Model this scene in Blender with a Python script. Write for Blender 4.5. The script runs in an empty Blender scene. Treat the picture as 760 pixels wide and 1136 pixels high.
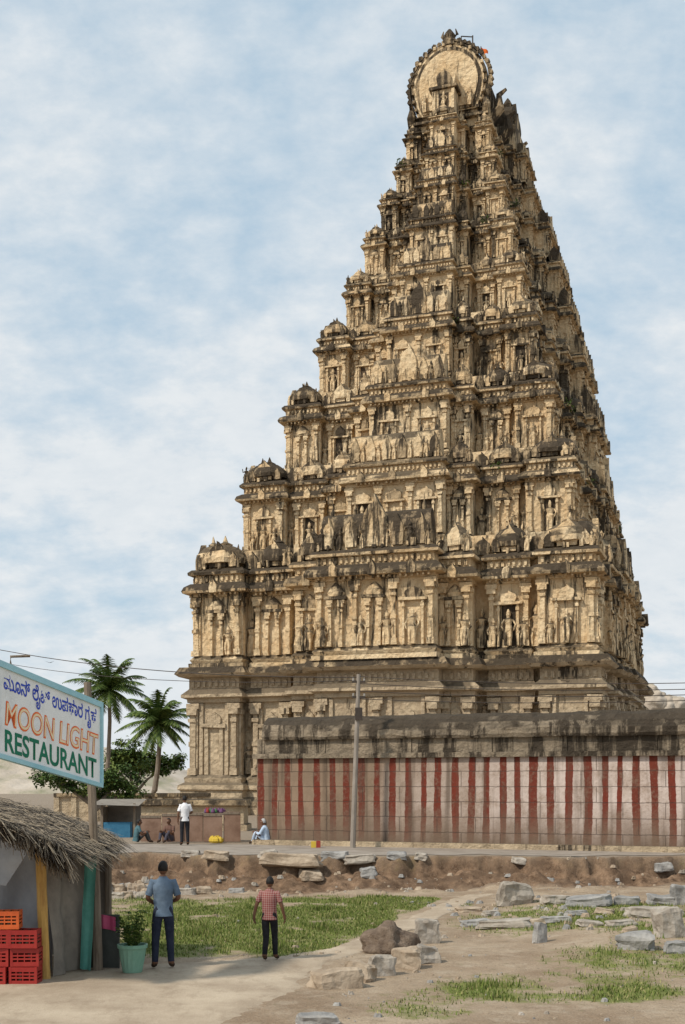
import bpy, math, random
from mathutils import Vector, Matrix, noise
random.seed(11)
R=random.random
U=random.uniform
F=1380.0; HY=870.0; CX=380.0; CZ=3.0
def P(px,py,D): return Vector(((px-CX)/F*D, D, CZ+(HY-py)/F*D))
def G(px,py,z=0.0):
    D=(CZ-z)*F/(py-HY); return Vector(((px-CX)/F*D, D, z))
scene=bpy.context.scene
COL=scene.collection
def nz(x,y,z=0.0): return noise.noise(Vector((x,y,z)))
def sm(t): t=max(0,min(1,t)); return t*t*(3-2*t)

# ------------------------------------------------------------ materials
def mat(name, cols, scale=3.0, rough=0.9, bump=0.3, bscale=None, detail=6, dist=0.02, mscale=(1,1,1), spec=0.2):
    m=bpy.data.materials.new(name); m.use_nodes=True
    nt=m.node_tree; b=nt.nodes['Principled BSDF']
    b.inputs['Roughness'].default_value=rough
    b.inputs['Specular IOR Level'].default_value=spec
    tc=nt.nodes.new('ShaderNodeTexCoord'); mp=nt.nodes.new('ShaderNodeMapping'); mp.inputs['Scale'].default_value=mscale
    nt.links.new(tc.outputs['Object'],mp.inputs[0])
    n=nt.nodes.new('ShaderNodeTexNoise'); n.inputs['Scale'].default_value=scale; n.inputs['Detail'].default_value=detail; n.inputs['Roughness'].default_value=0.65
    nt.links.new(mp.outputs[0],n.inputs['Vector'])
    r=nt.nodes.new('ShaderNodeValToRGB'); els=r.color_ramp.elements
    k=len(cols)
    els[0].position=0.3; els[0].color=(*cols[0],1)
    els[1].position=0.7; els[1].color=(*cols[-1],1)
    for i in range(1,k-1):
        e=els.new(0.3+0.4*i/(k-1)); e.color=(*cols[i],1)
    nt.links.new(n.outputs['Fac'],r.inputs[0]); nt.links.new(r.outputs[0],b.inputs['Base Color'])
    if bump>0:
        n2=nt.nodes.new('ShaderNodeTexNoise'); n2.inputs['Scale'].default_value=bscale or scale*5; n2.inputs['Detail'].default_value=6
        nt.links.new(mp.outputs[0],n2.inputs['Vector'])
        bp=nt.nodes.new('ShaderNodeBump'); bp.inputs['Strength'].default_value=bump; bp.inputs['Distance'].default_value=dist
        nt.links.new(n2.outputs['Fac'],bp.inputs['Height']); nt.links.new(bp.outputs[0],b.inputs['Normal'])
    return m
class NT:
    """small helper for node graphs"""
    def __init__(s,m): s.t=m.node_tree
    def n(s,t,**k):
        x=s.t.nodes.new(t)
        for a,v in k.items(): setattr(x,a,v)
        return x
    def l(s,a,b): s.t.links.new(a,b)
    def noise(s,vec,scale,detail=5,rough=.6):
        x=s.n('ShaderNodeTexNoise'); x.inputs['Scale'].default_value=scale; x.inputs['Detail'].default_value=detail; x.inputs['Roughness'].default_value=rough
        s.l(vec,x.inputs['Vector']); return x.outputs['Fac']
    def mapr(s,v,a,b,c=0,d=1):
        x=s.n('ShaderNodeMapRange'); x.inputs[1].default_value=a; x.inputs[2].default_value=b; x.inputs[3].default_value=c; x.inputs[4].default_value=d
        s.l(v,x.inputs[0]); return x.outputs[0]
    def mix(s,f,a,b,bt='MIX'):
        x=s.n('ShaderNodeMix',data_type='RGBA',blend_type=bt)
        if isinstance(f,(int,float)): x.inputs[0].default_value=f
        else: s.l(f,x.inputs[0])
        for i,v in ((6,a),(7,b)):
            if isinstance(v,tuple): x.inputs[i].default_value=(*v,1)
            else: s.l(v,x.inputs[i])
        return x.outputs[2]
    def math(s,op,a,b=0.0):
        x=s.n('ShaderNodeMath',operation=op)
        for i,v in ((0,a),(1,b)):
            if isinstance(v,(int,float)): x.inputs[i].default_value=v
            else: s.l(v,x.inputs[i])
        return x.outputs[0]
    def mapping(s,vec,sc=(1,1,1)):
        x=s.n('ShaderNodeMapping'); x.inputs['Scale'].default_value=sc; s.l(vec,x.inputs[0]); return x.outputs[0]

def temple_mat(name, c1, c2, c3, th=.56, up=0.5, hf=.0012):
    """lime plaster / stone with rain-washed black lichen"""
    m=bpy.data.materials.new(name); m.use_nodes=True
    h=NT(m); b=m.node_tree.nodes['Principled BSDF']; b.inputs['Roughness'].default_value=.92; b.inputs['Specular IOR Level'].default_value=.15
    tc=h.n('ShaderNodeTexCoord').outputs['Object']
    n1=h.noise(tc,.4,6); n2=h.noise(tc,2.2,6,.7); n4=h.noise(tc,.9,5,.6)
    base=h.mix(h.mapr(n1,.38,.62),c1,c2)
    base=h.mix(h.mapr(n2,.5,.72,0,.7),base,c3)
    st=h.noise(h.mapping(tc,(1.9,1.9,.22)),1.0,7,.7)
    big=h.noise(tc,.14,3)
    so=h.n('ShaderNodeSeparateXYZ'); h.l(tc,so.inputs[0])
    sv=h.math('ADD',h.math('ADD',st,h.math('MULTIPLY',h.math('SUBTRACT',big,.5),.55)),h.math('MULTIPLY',so.outputs[2],hf))
    stm=h.mapr(sv,th,th+.08,0,.93)
    geo=h.n('ShaderNodeNewGeometry'); sx=h.n('ShaderNodeSeparateXYZ'); h.l(geo.outputs['Normal'],sx.inputs[0])
    upm=h.mapr(h.math('ADD',sx.outputs[2],h.math('MULTIPLY',h.math('SUBTRACT',n4,.5),2.2)),.24,.58,0,up)
    blk=h.mix(n2,(.016,.013,.010),(.085,.066,.048))
    tot=h.math('MAXIMUM',stm,upm)
    col=h.mix(tot,base,blk)
    h.l(col,b.inputs['Base Color'])
    f=h.noise(tc,7,8,.7); v=h.n('ShaderNodeTexVoronoi'); v.inputs['Scale'].default_value=3.0; h.l(tc,v.inputs['Vector'])
    hh=h.math('ADD',f,h.math('MULTIPLY',v.outputs['Distance'],.7))
    bp=h.n('ShaderNodeBump'); bp.inputs['Strength'].default_value=.85; bp.inputs['Distance'].default_value=.16
    h.l(hh,bp.inputs['Height']); h.l(bp.outputs[0],b.inputs['Normal'])
    return m
M_PL=temple_mat('old_plaster',(.66,.475,.27),(.79,.62,.395),(.50,.325,.17),.558,.88)
M_GR=temple_mat('weathered_cornice',(.50,.375,.225),(.40,.295,.18),(.19,.14,.09),.472,.95)
M_DK=temple_mat('painted_niche_shade',(.07,.05,.035),(.12,.085,.055),(.04,.03,.02),.5,.8)  # for flat panels on solid wall: shade of a deep niche put into the colour
M_ST=temple_mat('temple_granite',(.43,.335,.225),(.56,.445,.30),(.30,.225,.15),.60,.7)
TM=[M_PL,M_GR,M_DK,M_ST]

# ------------------------------------------------------------ mesh builder
class Fr:
    def __init__(s,O,r,n): s.O=Vector(O); s.r=Vector(r); s.n=Vector(n)
    def p(s,x,y,z): return s.O+s.r*x+s.n*y+Vector((0,0,z))
W0=Fr((0,0,0),(1,0,0),(0,1,0))
class MB:
    def __init__(s): s.v=[]; s.f=[]; s.m=[]
    def add(s,pts,faces,m=0):
        o=len(s.v); s.v+=[tuple(p) for p in pts]
        for f in faces: s.f.append([i+o for i in f]); s.m.append(m)
    def box(s,fr,x0,x1,y0,y1,z0,z1,m=0):
        p=[fr.p(x,y,z) for z in (z0,z1) for (x,y) in ((x0,y0),(x1,y0),(x1,y1),(x0,y1))]
        s.add(p,[(0,3,2,1),(4,5,6,7),(0,1,5,4),(1,2,6,5),(2,3,7,6),(3,0,4,7)],m)
    def loft(s,fr,x0,x1,y0,y1,prof,allout=False):
        rings=[]
        for (z,o,m) in prof:
            yb=y0-o if allout else y0
            rings.append([fr.p(x0-o,yb,z),fr.p(x1+o,yb,z),fr.p(x1+o,y1+o,z),fr.p(x0-o,y1+o,z)])
        for i in range(len(prof)-1):
            s.add(rings[i]+rings[i+1],[(0,1,5,4),(1,2,6,5),(2,3,7,6),(3,0,4,7)],prof[i+1][2])
        s.add(rings[-1],[(0,1,2,3)],1)
    def rev(s,fr,cx,cy,prof,n=8,m=0,sx=1,sy=1,rot=0):
        k=len(prof); pts=[]
        for (z,r) in prof:
            for j in range(n):
                a=rot+2*math.pi*j/n; pts.append(fr.p(cx+math.cos(a)*r*sx,cy+math.sin(a)*r*sy,z))
        fs=[]
        for i in range(k-1):
            for j in range(n):
                j2=(j+1)%n; fs.append((i*n+j,i*n+j2,(i+1)*n+j2,(i+1)*n+j))
        fs.append(tuple(range((k-1)*n,k*n)))
        fs.append(tuple(reversed(range(n))))
        s.add(pts,fs,m)
    def prism(s,fr,poly,y0,y1,m=0):
        n=len(poly); pts=[fr.p(x,y0,z) for x,z in poly]+[fr.p(x,y1,z) for x,z in poly]
        fs=[tuple(range(n)),tuple(reversed(range(n,2*n)))]+[(i,(i+1)%n,n+(i+1)%n,n+i) for i in range(n)]
        s.add(pts,fs,m)
    def prismx(s,fr,poly,x0,x1,m=0):
        n=len(poly); pts=[fr.p(x0,y,z) for y,z in poly]+[fr.p(x1,y,z) for y,z in poly]
        fs=[tuple(range(n)),tuple(reversed(range(n,2*n)))]+[(i,(i+1)%n,n+(i+1)%n,n+i) for i in range(n)]
        s.add(pts,fs,m)
    def tube(s,pts,rad,n=6,m=0,cap=True):
        pts=[Vector(p) for p in pts]; k=len(pts); out=[]
        if isinstance(rad,(int,float)): rad=[rad]*k
        for i,p in enumerate(pts):
            t=(pts[min(i+1,k-1)]-pts[max(i-1,0)]).normalized()
            a=t.cross(Vector((0,0,1)) if abs(t.z)<.95 else Vector((1,0,0))).normalized(); b=t.cross(a)
            for j in range(n):
                q=2*math.pi*j/n; out.append(p+a*math.cos(q)*rad[i]+b*math.sin(q)*rad[i])
        fs=[(i*n+j,i*n+(j+1)%n,(i+1)*n+(j+1)%n,(i+1)*n+j) for i in range(k-1) for j in range(n)]
        if cap: fs+= [tuple(range(n)),tuple(range((k-1)*n,k*n))]
        s.add(out,fs,m)
    def obj(s,name,mats,parent=None,smooth=False,jit=0,loc=None):
        if jit:
            nv=[]
            for v in s.v:
                q=Vector(v); d=noise.noise_vector(q*.9)*jit+noise.noise_vector(q*3.1)*jit*.6
                nv.append(tuple(q+d))
            s.v=nv
        me=bpy.data.meshes.new(name); me.from_pydata(s.v,[],s.f); me.validate()
        for x in mats: me.materials.append(x)
        if len(me.polygons)==len(s.m): me.polygons.foreach_set('material_index',s.m)
        if smooth: me.polygons.foreach_set('use_smooth',[True]*len(me.polygons))
        me.update()
        o=bpy.data.objects.new(name,me); COL.objects.link(o)
        if parent: o.parent=parent
        if loc: o.location=loc
        return o
def empty(name):
    e=bpy.data.objects.new(name,None); COL.objects.link(e); e.empty_display_size=.2; return e

# ------------------------------------------------------------ gopuram
TH=math.radians(19); cs,sn=math.cos(TH),math.sin(TH)
A=Vector((.21014*76,76)); 
Wd=(A.x+.1304*76)/(cs-.1304*sn)
C0=Vector((A.x-cs*Wd/2,76+sn*Wd/2,0))
rv=Vector((cs,-sn,0)); tv=Vector((sn,cs,0))   # across (right), inward
def LW(s_,t_,z): return C0+rv*s_+tv*t_+Vector((0,0,z))
tower=empty('temple_gopuram_tower')

def figure(mb,fr,x,y,z,h,m=0):
    w=U(.9,1.25)
    mb.rev(fr,x,y,[(z,.11*h*w),(z+.25*h,.085*h*w),(z+.44*h,.12*h*w),(z+.52*h,.125*h*w),(z+.62*h,.085*h*w),(z+.77*h,.14*h*w),(z+.83*h,.05*h),(z+.86*h,.05*h),(z+.92*h,.075*h),(z+1.0*h,.06*h),(z+1.08*h,.02*h)],6,m,sx=1,sy=.8)
    for sg in (-1,1):
        up=R()<.3
        e=fr.p(x+sg*.22*h,y+.03*h,z+(.62 if not up else .70)*h)
        mb.tube([fr.p(x+sg*.12*h,y,z+.77*h),e,fr.p(x+sg*(.16 if not up else .24)*h,y+.1*h,z+(.45 if not up else .95)*h)],[.04*h,.035*h,.025*h],4,m)
        mb.tube([fr.p(x+sg*.07*h,y+.06*h,z),fr.p(x+sg*.08*h,y+.08*h,z+.25*h),fr.p(x+sg*.06*h,y+.03*h,z+.48*h)],[.045*h,.05*h,.065*h],4,m)

def pilaster(mb,fr,x,y,z0,z1,w,o,m=0):
    h=z1-z0
    mb.box(fr,x-w*.75,x+w*.75,y-.05,y+o*1.5,z0,z0+h*.10,m)
    mb.box(fr,x-w*.5,x+w*.5,y-.05,y+o,z0+h*.10,z0+h*.74,m)
    mb.box(fr,x-w*.62,x+w*.62,y-.05,y+o*1.25,z0+h*.40,z0+h*.46,m)
    mb.box(fr,x-w*.68,x+w*.68,y-.05,y+o*1.35,z0+h*.74,z0+h*.79,m)
    mb.box(fr,x-w*.45,x+w*.45,y-.05,y+o*.9,z0+h*.79,z0+h*.84,m)
    mb.box(fr,x-w*.95,x+w*.95,y-.05,y+o*1.7,z0+h*.84,z0+h*.92,m)
    mb.box(fr,x-w*1.3,x+w*1.3,y-.05,y+o*1.4,z0+h*.92,z0+h*.995,m)

def arch(cx,z,w,h,n=8):
    pts=[(cx-w*.42,z)]
    for i in range(n+1):
        a=math.pi*(1.12-1.24*i/n); pts.append((cx+w*.5*math.cos(a),z+h*.42+h*.5*math.sin(a)))
    pts.append((cx+w*.42,z)); 
    pts.insert(1+n//2+1,(cx,z+h*1.12))
    return pts

def bay(mb,fr,x0,x1,y0,y1,z0,h,s,base=False,roof=True,dense=1.0,tall=1.0):
    w=x1-x0; pm=3 if base else 0
    Z=lambda f:z0+h*f
    g1=1 if R()<.8 else 0; g2=1 if R()<.45 else 0; g3=1 if R()<.55 else 0
    if base:
        prof=[(Z(0),.9*s,pm),(Z(.05),.9*s,pm),(Z(.055),.7*s,pm),(Z(.09),.8*s,pm),(Z(.12),.55*s,pm),(Z(.16),.5*s,pm),(Z(.17),.65*s,pm),(Z(.2),.6*s,pm),(Z(.22),.3*s,pm),(Z(.25),.35*s,pm),(Z(.27),.15*s,pm),(Z(.27),0,pm),(Z(.76),0,pm),(Z(.765),.2*s,pm),(Z(.79),.2*s,pm),(Z(.80),.5*s,pm),(Z(.82),.5*s,pm),(Z(.85),.2*s,pm),(Z(.86),.12*s,pm),(Z(.93),.12*s,pm),(Z(.935),.6*s,pm),(Z(.955),.8*s,pm),(Z(1.0),.55*s,1)]
        pz0,pz1=Z(.27),Z(.76)
    else:
        prof=[(Z(0),.34*s,pm),(Z(.035),.34*s,g2),(Z(.04),.16*s,pm),(Z(.065),.28*s,pm),(Z(.09),.1*s,pm),(Z(.1),0,pm),(Z(.60),0,pm),(Z(.605),.16*s,pm),(Z(.63),.16*s,pm),(Z(.635),.66*s,pm),(Z(.655),.72*s,g3),(Z(.69),.58*s,g1),(Z(.72),.25*s,g1),(Z(.725),.08*s,pm),(Z(.785),.08*s,pm),(Z(.79),.40*s,pm),(Z(.81),.43*s,g2),(Z(.84),.2*s,g1),(Z(.845),-.04*s,1)]
        pz0,pz1=Z(.1),Z(.60)
    mb.loft(fr,x0,x1,y0,y1,prof)
    k=max(1,round(w/(2.9*s)*dense)); cw=w/k
    pw=.30*s; ph=pz1-pz0
    for i in range(k+1):
        xx=x0+cw*i
        xx=min(max(xx,x0+pw*.6),x1-pw*.6)
        pilaster(mb,fr,xx,y1,pz0,pz1,pw,.2*s,pm)
    if base:
        for i in range(k):
            for q in (.22,.78): mb.box(fr,x0+cw*(i+q)-.11*s,x0+cw*(i+q)+.11*s,y1-.03,y1+.14*s,pz0+.01,pz1-.02,pm)
    dep=y1-y0
    if dep>.8*s:
        for sg,xx in ((-1,x0),(1,x1)):
            mb.box(fr,min(xx,xx+sg*.15*s),max(xx,xx+sg*.15*s),y1-.45*s,y1-.1*s,pz0,pz1-.02,pm)
            mb.box(fr,min(xx,xx+sg*.22*s),max(xx,xx+sg*.22*s),y1-.5*s,y1-.05*s,pz1-.16*ph,pz1-.1*ph,pm)
    for i in range(k):
        cx=x0+cw*(i+.5); nw=min(cw-pw*2.2,1.5*s)
        if nw<.35*s: continue
        if base:
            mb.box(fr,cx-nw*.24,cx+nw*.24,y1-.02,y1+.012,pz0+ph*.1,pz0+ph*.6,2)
            mb.box(fr,cx-nw*.40,cx-nw*.24,y1-.02,y1+.16*s,pz0+.02,pz0+ph*.66,pm)
            mb.box(fr,cx+nw*.24,cx+nw*.40,y1-.02,y1+.16*s,pz0+.02,pz0+ph*.66,pm)
            mb.box(fr,cx-nw*.55,cx+nw*.55,y1-.02,y1+.26*s,pz0+ph*.66,pz0+ph*.71,pm)
            mb.prism(fr,arch(cx,pz0+ph*.715,nw*.6,ph*.14),y1-.02,y1+.12*s,pm)
            continue
        style=R()
        if style<.72:
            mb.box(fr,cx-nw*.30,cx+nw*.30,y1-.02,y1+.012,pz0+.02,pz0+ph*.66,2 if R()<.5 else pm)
            for sg in (-1,1):
                mb.box(fr,cx+sg*nw*.42-.07*s,cx+sg*nw*.42+.07*s,y1-.02,y1+.24*s,pz0+.015,pz0+ph*.66,pm)
                mb.box(fr,cx+sg*nw*.42-.11*s,cx+sg*nw*.42+.11*s,y1-.02,y1+.29*s,pz0+ph*.56,pz0+ph*.61,pm)
            mb.box(fr,cx-nw*.62,cx+nw*.62,y1-.02,y1+.34*s,pz0+ph*.66,pz0+ph*.70,pm)
            mb.prism(fr,arch(cx,pz0+ph*.705,nw*U(.6,.85),ph*U(.16,.24)),y1-.02,y1+.2*s,pm if R()<.7 else 1)
            figure(mb,fr,cx+U(-.06,.06)*s,y1+.2*s,pz0+.02,ph*U(.44,.58),pm)
            if nw>1.1*s and R()<.5:
                for sg in (-1,1):
                    if R()<.7: figure(mb,fr,cx+sg*nw*.66,y1+.2*s,pz0+.02,ph*U(.36,.46),pm)
        else:
            for sg in (-1,1): 
                pilaster(mb,fr,cx+sg*nw*.26,y1,pz0,pz0+ph*.72,pw*.6,.24*s,pm)
            mb.box(fr,cx-nw*.5,cx+nw*.5,y1-.02,y1+.36*s,pz0+ph*.725,pz0+ph*.77,1)
            mb.rev(fr,cx,y1+.02,[(pz0+ph*.772,nw*.38),(pz0+ph*.84,nw*.42),(pz0+ph*.92,nw*.25),(pz0+ph*.99,.03*s)],8,pm,sy=.7)
            for sg in (-1,1):
                if R()<.6: figure(mb,fr,cx+sg*nw*.58,y1+.2*s,pz0+.02,ph*U(.4,.5),pm)
        mb.prism(fr,arch(cx,Z(.63),.6*s,.1*h),y1+.3*s,y1+.82*s,1 if R()<.5 else 0)
    nd=int(w/(.36*s)); 
    for i in range(nd):
        xx=x0+w*(i+.5)/nd
        mb.box(fr,xx-.09*s,xx+.09*s,y1-.02,y1+.22*s,Z(.735 if not base else .87),Z(.775 if not base else .91),pm)
        if not base and R()<.8: mb.box(fr,xx-.06*s,xx+.06*s,y1,y1+.5*s,Z(.612),Z(.629),pm)
    if not roof or base: return
    zt=Z(.845); rh=.25*h*tall; rm=lambda: 1 if R()<.6 else 0
    if w<4.2*s:
        rr=min(w*.5,1.7*s)*.92; dm=rm()
        mb.rev(fr,(x0+x1)/2,y1-rr*.8,[(zt-.01,rr*.75),(zt+rh*.18,rr*.72),(zt+rh*.2,rr*1.12),(zt+rh*.36,rr*1.15),(zt+rh*.6,rr*.98),(zt+rh*.8,rr*.62),(zt+rh*.88,rr*.3),(zt+rh*.92,rr*.34),(zt+rh*1.0,rr*.12),(zt+rh*1.22,.02)],8,dm,sx=(w*.5/rr)*.9,rot=math.pi/8)
        mb.prism(fr,arch((x0+x1)/2,zt+.05*rh,w*.42,rh*.8),y1-.3*s,y1+.1*s,rm())
        for sg in (-1,1): mb.prism(fr,arch((x0+x1)/2+sg*w*.33,zt+.05*rh,w*.2,rh*.45),y1-.3*s,y1+.06*s,rm())
    else:
        D=1.5*s; poly=[]; dm=rm()
        for i in range(9):
            a=math.pi*(1.1-1.2*i/8); poly.append((y1-D*.5+D*.52*math.cos(a),zt+rh*.3+rh*.62*math.sin(a)))
        mb.prismx(fr,poly,x0+.25*s,x1-.25*s,dm)
        mb.box(fr,x0+.3*s,x1-.3*s,y1-D*.9,y1-.05*s,zt-.01,zt+rh*.28,0)
        n=max(3,int(w/(1.3*s)))
        for i in range(n):
            xx=x0+w*(i+.5)/n
            ww=.8*s if i!=n//2 or n%2==0 else 1.6*s
            mb.prism(fr,arch(xx,zt+.03*rh,ww,rh*(.68 if ww<1*s else 1.15)),y1-.4*s,y1+.16*s,0 if R()<.6 else 1)
            if i<n-1: figure(mb,fr,xx+w*.5/n,y1+.05*s,zt+.01,rh*.55,0 if R()<.6 else 1)
            if R()<.7: mb.rev(fr,xx,y1-D*.5,[(zt+rh*.88,.12*s),(zt+rh*1.0,.15*s),(zt+rh*1.1,.05*s),(zt+rh*1.3,.01)],5,1)
    for sg in (-1,1):
        if R()<.7: figure(mb,fr,(x0+x1)/2+sg*w*.46,y1+.15*s,Z(.845),h*U(.10,.16),rm())
    for _ in range(int(w/s)):
        xx=U(x0,x1); q=U(.06,.16)*s; mb.box(fr,xx-q,xx+q,y1+.1*s,y1+.3*s,Z(.84),Z(.84)+U(.15,.5)*s,rm())

SHORT=[(-1,-.75,1.0),(-.69,-.50,.40),(-.43,-.29,1.5),(-.285,.285,2.55),(.29,.43,1.5),(.50,.69,.40),(.75,1,1.0)]
LONG=[(-1,-.83,1.0),(-.77,-.63,.45),(-.57,-.42,1.1),(-.37,-.235,1.7),(-.23,.23,2.5),(.235,.37,1.7),(.42,.57,1.1),(.63,.77,.45),(.83,1,1.0)]
def tier(name,a,f,b,z0,h,s,base=False,lk=1.0):
    mb=MB(); d=max(1.3*s,1.05)
    if base: d=1.3
    pm=3 if base else 0
    cf=Fr(C0,rv,tv)
    Z=lambda q:z0+h*q
    if base: prof=[(Z(0),.7*s,pm),(Z(.12),.5*s,pm),(Z(.27),.1*s,pm),(Z(.27),0,pm),(Z(.76),0,pm),(Z(.79),.5*s,pm),(Z(.85),.2*s,pm),(Z(.92),.1*s,pm),(Z(.95),.6*s,pm),(Z(.997),.5*s,1)]
    else: prof=[(Z(0),.2*s,pm),(Z(.045),.2*s,1),(Z(.08),0,pm),(Z(.59),0,pm),(Z(.62),.1*s,pm),(Z(.64),.5*s,pm),(Z(.705),.3*s,1),(Z(.71),.05*s,pm),(Z(.78),.05*s,pm),(Z(.80),.3*s,1),(Z(.838),.1*s,1),(Z(.838),0,1),(Z(1.02),-.3*s,pm)]
    mb.loft(cf,-a+d,a-d,f+d,b-d,prof,allout=True)
    faces=[(Fr(LW(0,f+d,0),rv,-tv),a,SHORT),(Fr(LW(0,b-d,0),-rv,tv),a,SHORT),
           (Fr(LW(a-d,(f+b)/2,0),tv,rv),(b-f)/2,LONG),(Fr(LW(-a+d,(f+b)/2,0),-tv,-rv),(b-f)/2,LONG)]
    for fi,(fr,hw,lay) in enumerate(faces):
        for bi,(q0,q1,pr) in enumerate(lay):
            x0,x1=q0*hw,q1*hw
            y1=d*pr
            if base and pr>1: y1=d*(1+(pr-1)*.75)
            if fi>1 and pr>1: y1=d*(1+(pr-1)*lk)
            if abs(q0)==1: x0+=.004*(fi+1)
            if abs(q1)==1: x1-=.004*(fi+1)
            hh=h*(1.0 if pr<2 else 1.05) if not base else h
            bay(mb,fr,x0,x1,-.1*s-.003*bi,y1-.002*fi,z0+.0015*((bi*3+fi)%5),hh,s,base,dense=1.0 if not base else .8,tall=1.0 if pr<2 else 1.25)
        edges=[(lay[i][1],lay[i+1][0]) for i in range(len(lay)-1)]
        for e0,e1 in edges:
            if e1-e0<.02 : continue
            cx=(e0+e1)/2*hw; wd=(e1-e0)*hw
            figure(mb,fr,cx,.25*s,Z(.1 if not base else .28),h*(.30 if not base else .2),pm)
            figure(mb,fr,cx,.1*s,Z(.72 if not base else .6),h*.14,pm)
            if not base: mb.prism(fr,arch(cx,Z(.85),wd*1.1,h*.13),0,.3*s,1)
    return mb.obj(name,TM,tower,jit=.055*s)

ytop=[612,520,435,362,305,255,213,178,142]
lpx=[207,265,312,350,381,402,420,437,448]
bk_=[28.5,32.0,35.8,38.2,39.2,39.0,37.6,35.8,33.6]
lks=[.2,.4,.9,1.15,1.25,1.25,1.2,1,1]
fr_=[(l-207)/(448-207) for l in lpx]
z=11.0; ZG=.9
tier('granite_base',13.9,0.9,28.5,ZG,z-ZG,1.15,base=True,lk=.25)
tops=[]; spots=[]
for k in range(9):
    f=.6+17.2*fr_[k]; b=bk_[k]
    u=(lpx[k]-CX)/F
    a=(C0.x+sn*f-u*(C0.y+cs*f))/(cs+sn*u)
    Y=C0.y+cs*f+sn*a
    zt=CZ+(HY-ytop[k])*Y/F
    h=zt-z; s=max(h/8.0,.50)
    a-=.5*s
    tier('tier_%d'%(k+1),a,f+.3*s,b,z,h,s,lk=lks[k])
    tops.append((a,f,b,zt,s)); spots.append((a,f,b,z+h*.72,s)); z=zt
# crowning barrel vault
a,f,b,zt,s=tops[-1]
mb=MB(); cf=Fr(C0,rv,tv)
RV=3.05
zc=zt+3.0
mb.loft(cf,-2.7,2.7,f+.6,b-.6,[(zt-.5,.1,0),(zt+.1,.1,0),(zt+.12,.5,1),(zt+.35,.45,1),(zt+.5,.05,0),(zt+.7,0,0),(zt+.72,.3,1),(zt+.85,.2,1),(zt+.9,0,1)],allout=True)
def hs(rad,n=20):
    pts=[]; lo=-58
    for i in range(n+1):
        q=math.radians(lo+(180-2*lo)*i/n); c,s2=math.cos(q),math.sin(q)
        x=rad*c
        if s2<0: x=math.copysign(rad*(1-.28*(-s2)**1.6),c)
        pts.append((x,zc+rad*s2*(1.08 if s2>0 else .95)))
    return pts
fr=Fr(LW(0,f+.8,0),rv,-tv)
L=b-f-1.6
mb.prism(fr,hs(RV*.9),-L,-.3,1)
for i in range(int(L/1.1)):
    y=-.6-i*1.1; mb.prism(fr,hs(RV*.95),y-.25,y,1)
for (ya,yb) in ((-.5,.35),(-L-.3,-L+.3)):
    mb.prism(fr,hs(RV*1.0,36),ya,yb,1)
mb.prism(fr,hs(RV*.93,36),.3,.46,0)
mb.prism(fr,hs(RV*.87,36),.4,.54,1)
mb.prism(fr,hs(RV*.78,36),.42,.62,0)
rim=hs(RV*1.03,40)
for i,(x,zz) in enumerate(rim):
    if i in(0,40): continue
    dx,dz=x,(zz-zc); l=math.hypot(dx,dz); dx/=l; dz/=l; w=.19; e=U(.26,.42)
    p=[(x-dz*w,zz+dx*w),(x+dx*e*.6-dz*w,zz+dz*e*.6+dx*w),(x+dx*e,zz+dz*e),(x+dx*e*.6+dz*w,zz+dz*e*.6-dx*w),(x+dz*w,zz-dx*w)]
    mb.prism(fr,p,-.15,.3,1)
    if i%2: 
        x2,z2=x*.93,zc+(zz-zc)*.93; q=.11; mb.box(fr,x2-q,x2+q,.3,.62,z2-q,z2+q,0 if R()<.5 else 1)
mb.box(fr,-.85,.85,.5,2.0,zt+.1,zt+1.8,0)
for x in (-.75,.75): mb.box(fr,x-.12,x+.12,1.9,2.15,zt+.15,zt+1.7,0)
mb.box(fr,-1.1,1.1,.5,2.25,zt+1.803,zt+2.0,1)
mb.prism(fr,arch(0,zt+2.003,1.8,1.9,14),.5,1.9,0)
mb.prism(fr,arch(0,zt+2.1,1.2,1.2,12),1.8,2.05,1)
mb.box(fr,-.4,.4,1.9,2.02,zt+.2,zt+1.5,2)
figure(mb,fr,0,2.1,zt+.2,1.3,0)
for x in (-1.8,1.8): figure(mb,fr,x,.8,zt+.9,1.4,0)
zp=zc+RV*1.08
for yy in (0,-L):
    mb.rev(fr,0,yy,[(zp-.1,.5),(zp+.2,.55),(zp+.5,.42),(zp+.7,.5),(zp+1.0,.3),(zp+1.25,.12)],7,1)
    for sg in (-1,1): mb.tube([fr.p(sg*.3,yy,zp+.5),fr.p(sg*.62,yy,zp+.8),fr.p(sg*.5,yy,zp+1.2)],[.16,.12,.04],5,1)
for i in range(1,6): mb.rev(fr,0,-L*i/6,[(zp-.3,.2),(zp-.1,.34),(zp+.15,.2),(zp+.3,.24),(zp+.6,.05)],6,1)
for sg in (1,-1):
    fs=Fr(LW(sg*2.4,(f+b)/2-.5,0),tv*sg,rv*sg)
    mb.box(fs,-1.8,1.8,-.5,1.9,zt-.2,zt+1.8,0)
    mb.prism(fs,arch(0,zt+1.7,3.6,2.4,12),-.5,1.6,1)
    mb.prism(fs,arch(0,zt+1.8,2.4,1.6,12),1.5,1.8,0)
    mb.rev(fs,0,.9,[(zt+4.0,.3),(zt+4.4,.42),(zt+4.7,.25),(zt+5.0,.05)],6,1)
    for xx in (-2.6,2.6,-6):
        mb.tube([fs.p(xx,.7,zt+.2),fs.p(xx,1.5,zt+1.0),fs.p(xx,1.4,zt+2.0),fs.p(xx,2.0,zt+2.4)],[.45,.42,.25,.13],6,1)
for xx in (-3.0,3.0):
    mb.tube([fr.p(xx,.2,zt+.0),fr.p(xx*1.02,.6,zt+.8),fr.p(xx,.4,zt+1.5),fr.p(xx,.9,zt+1.8)],[.35,.33,.2,.1],6,1)
mb.obj('barrel_vault_crown',TM,tower,jit=.05)
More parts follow.
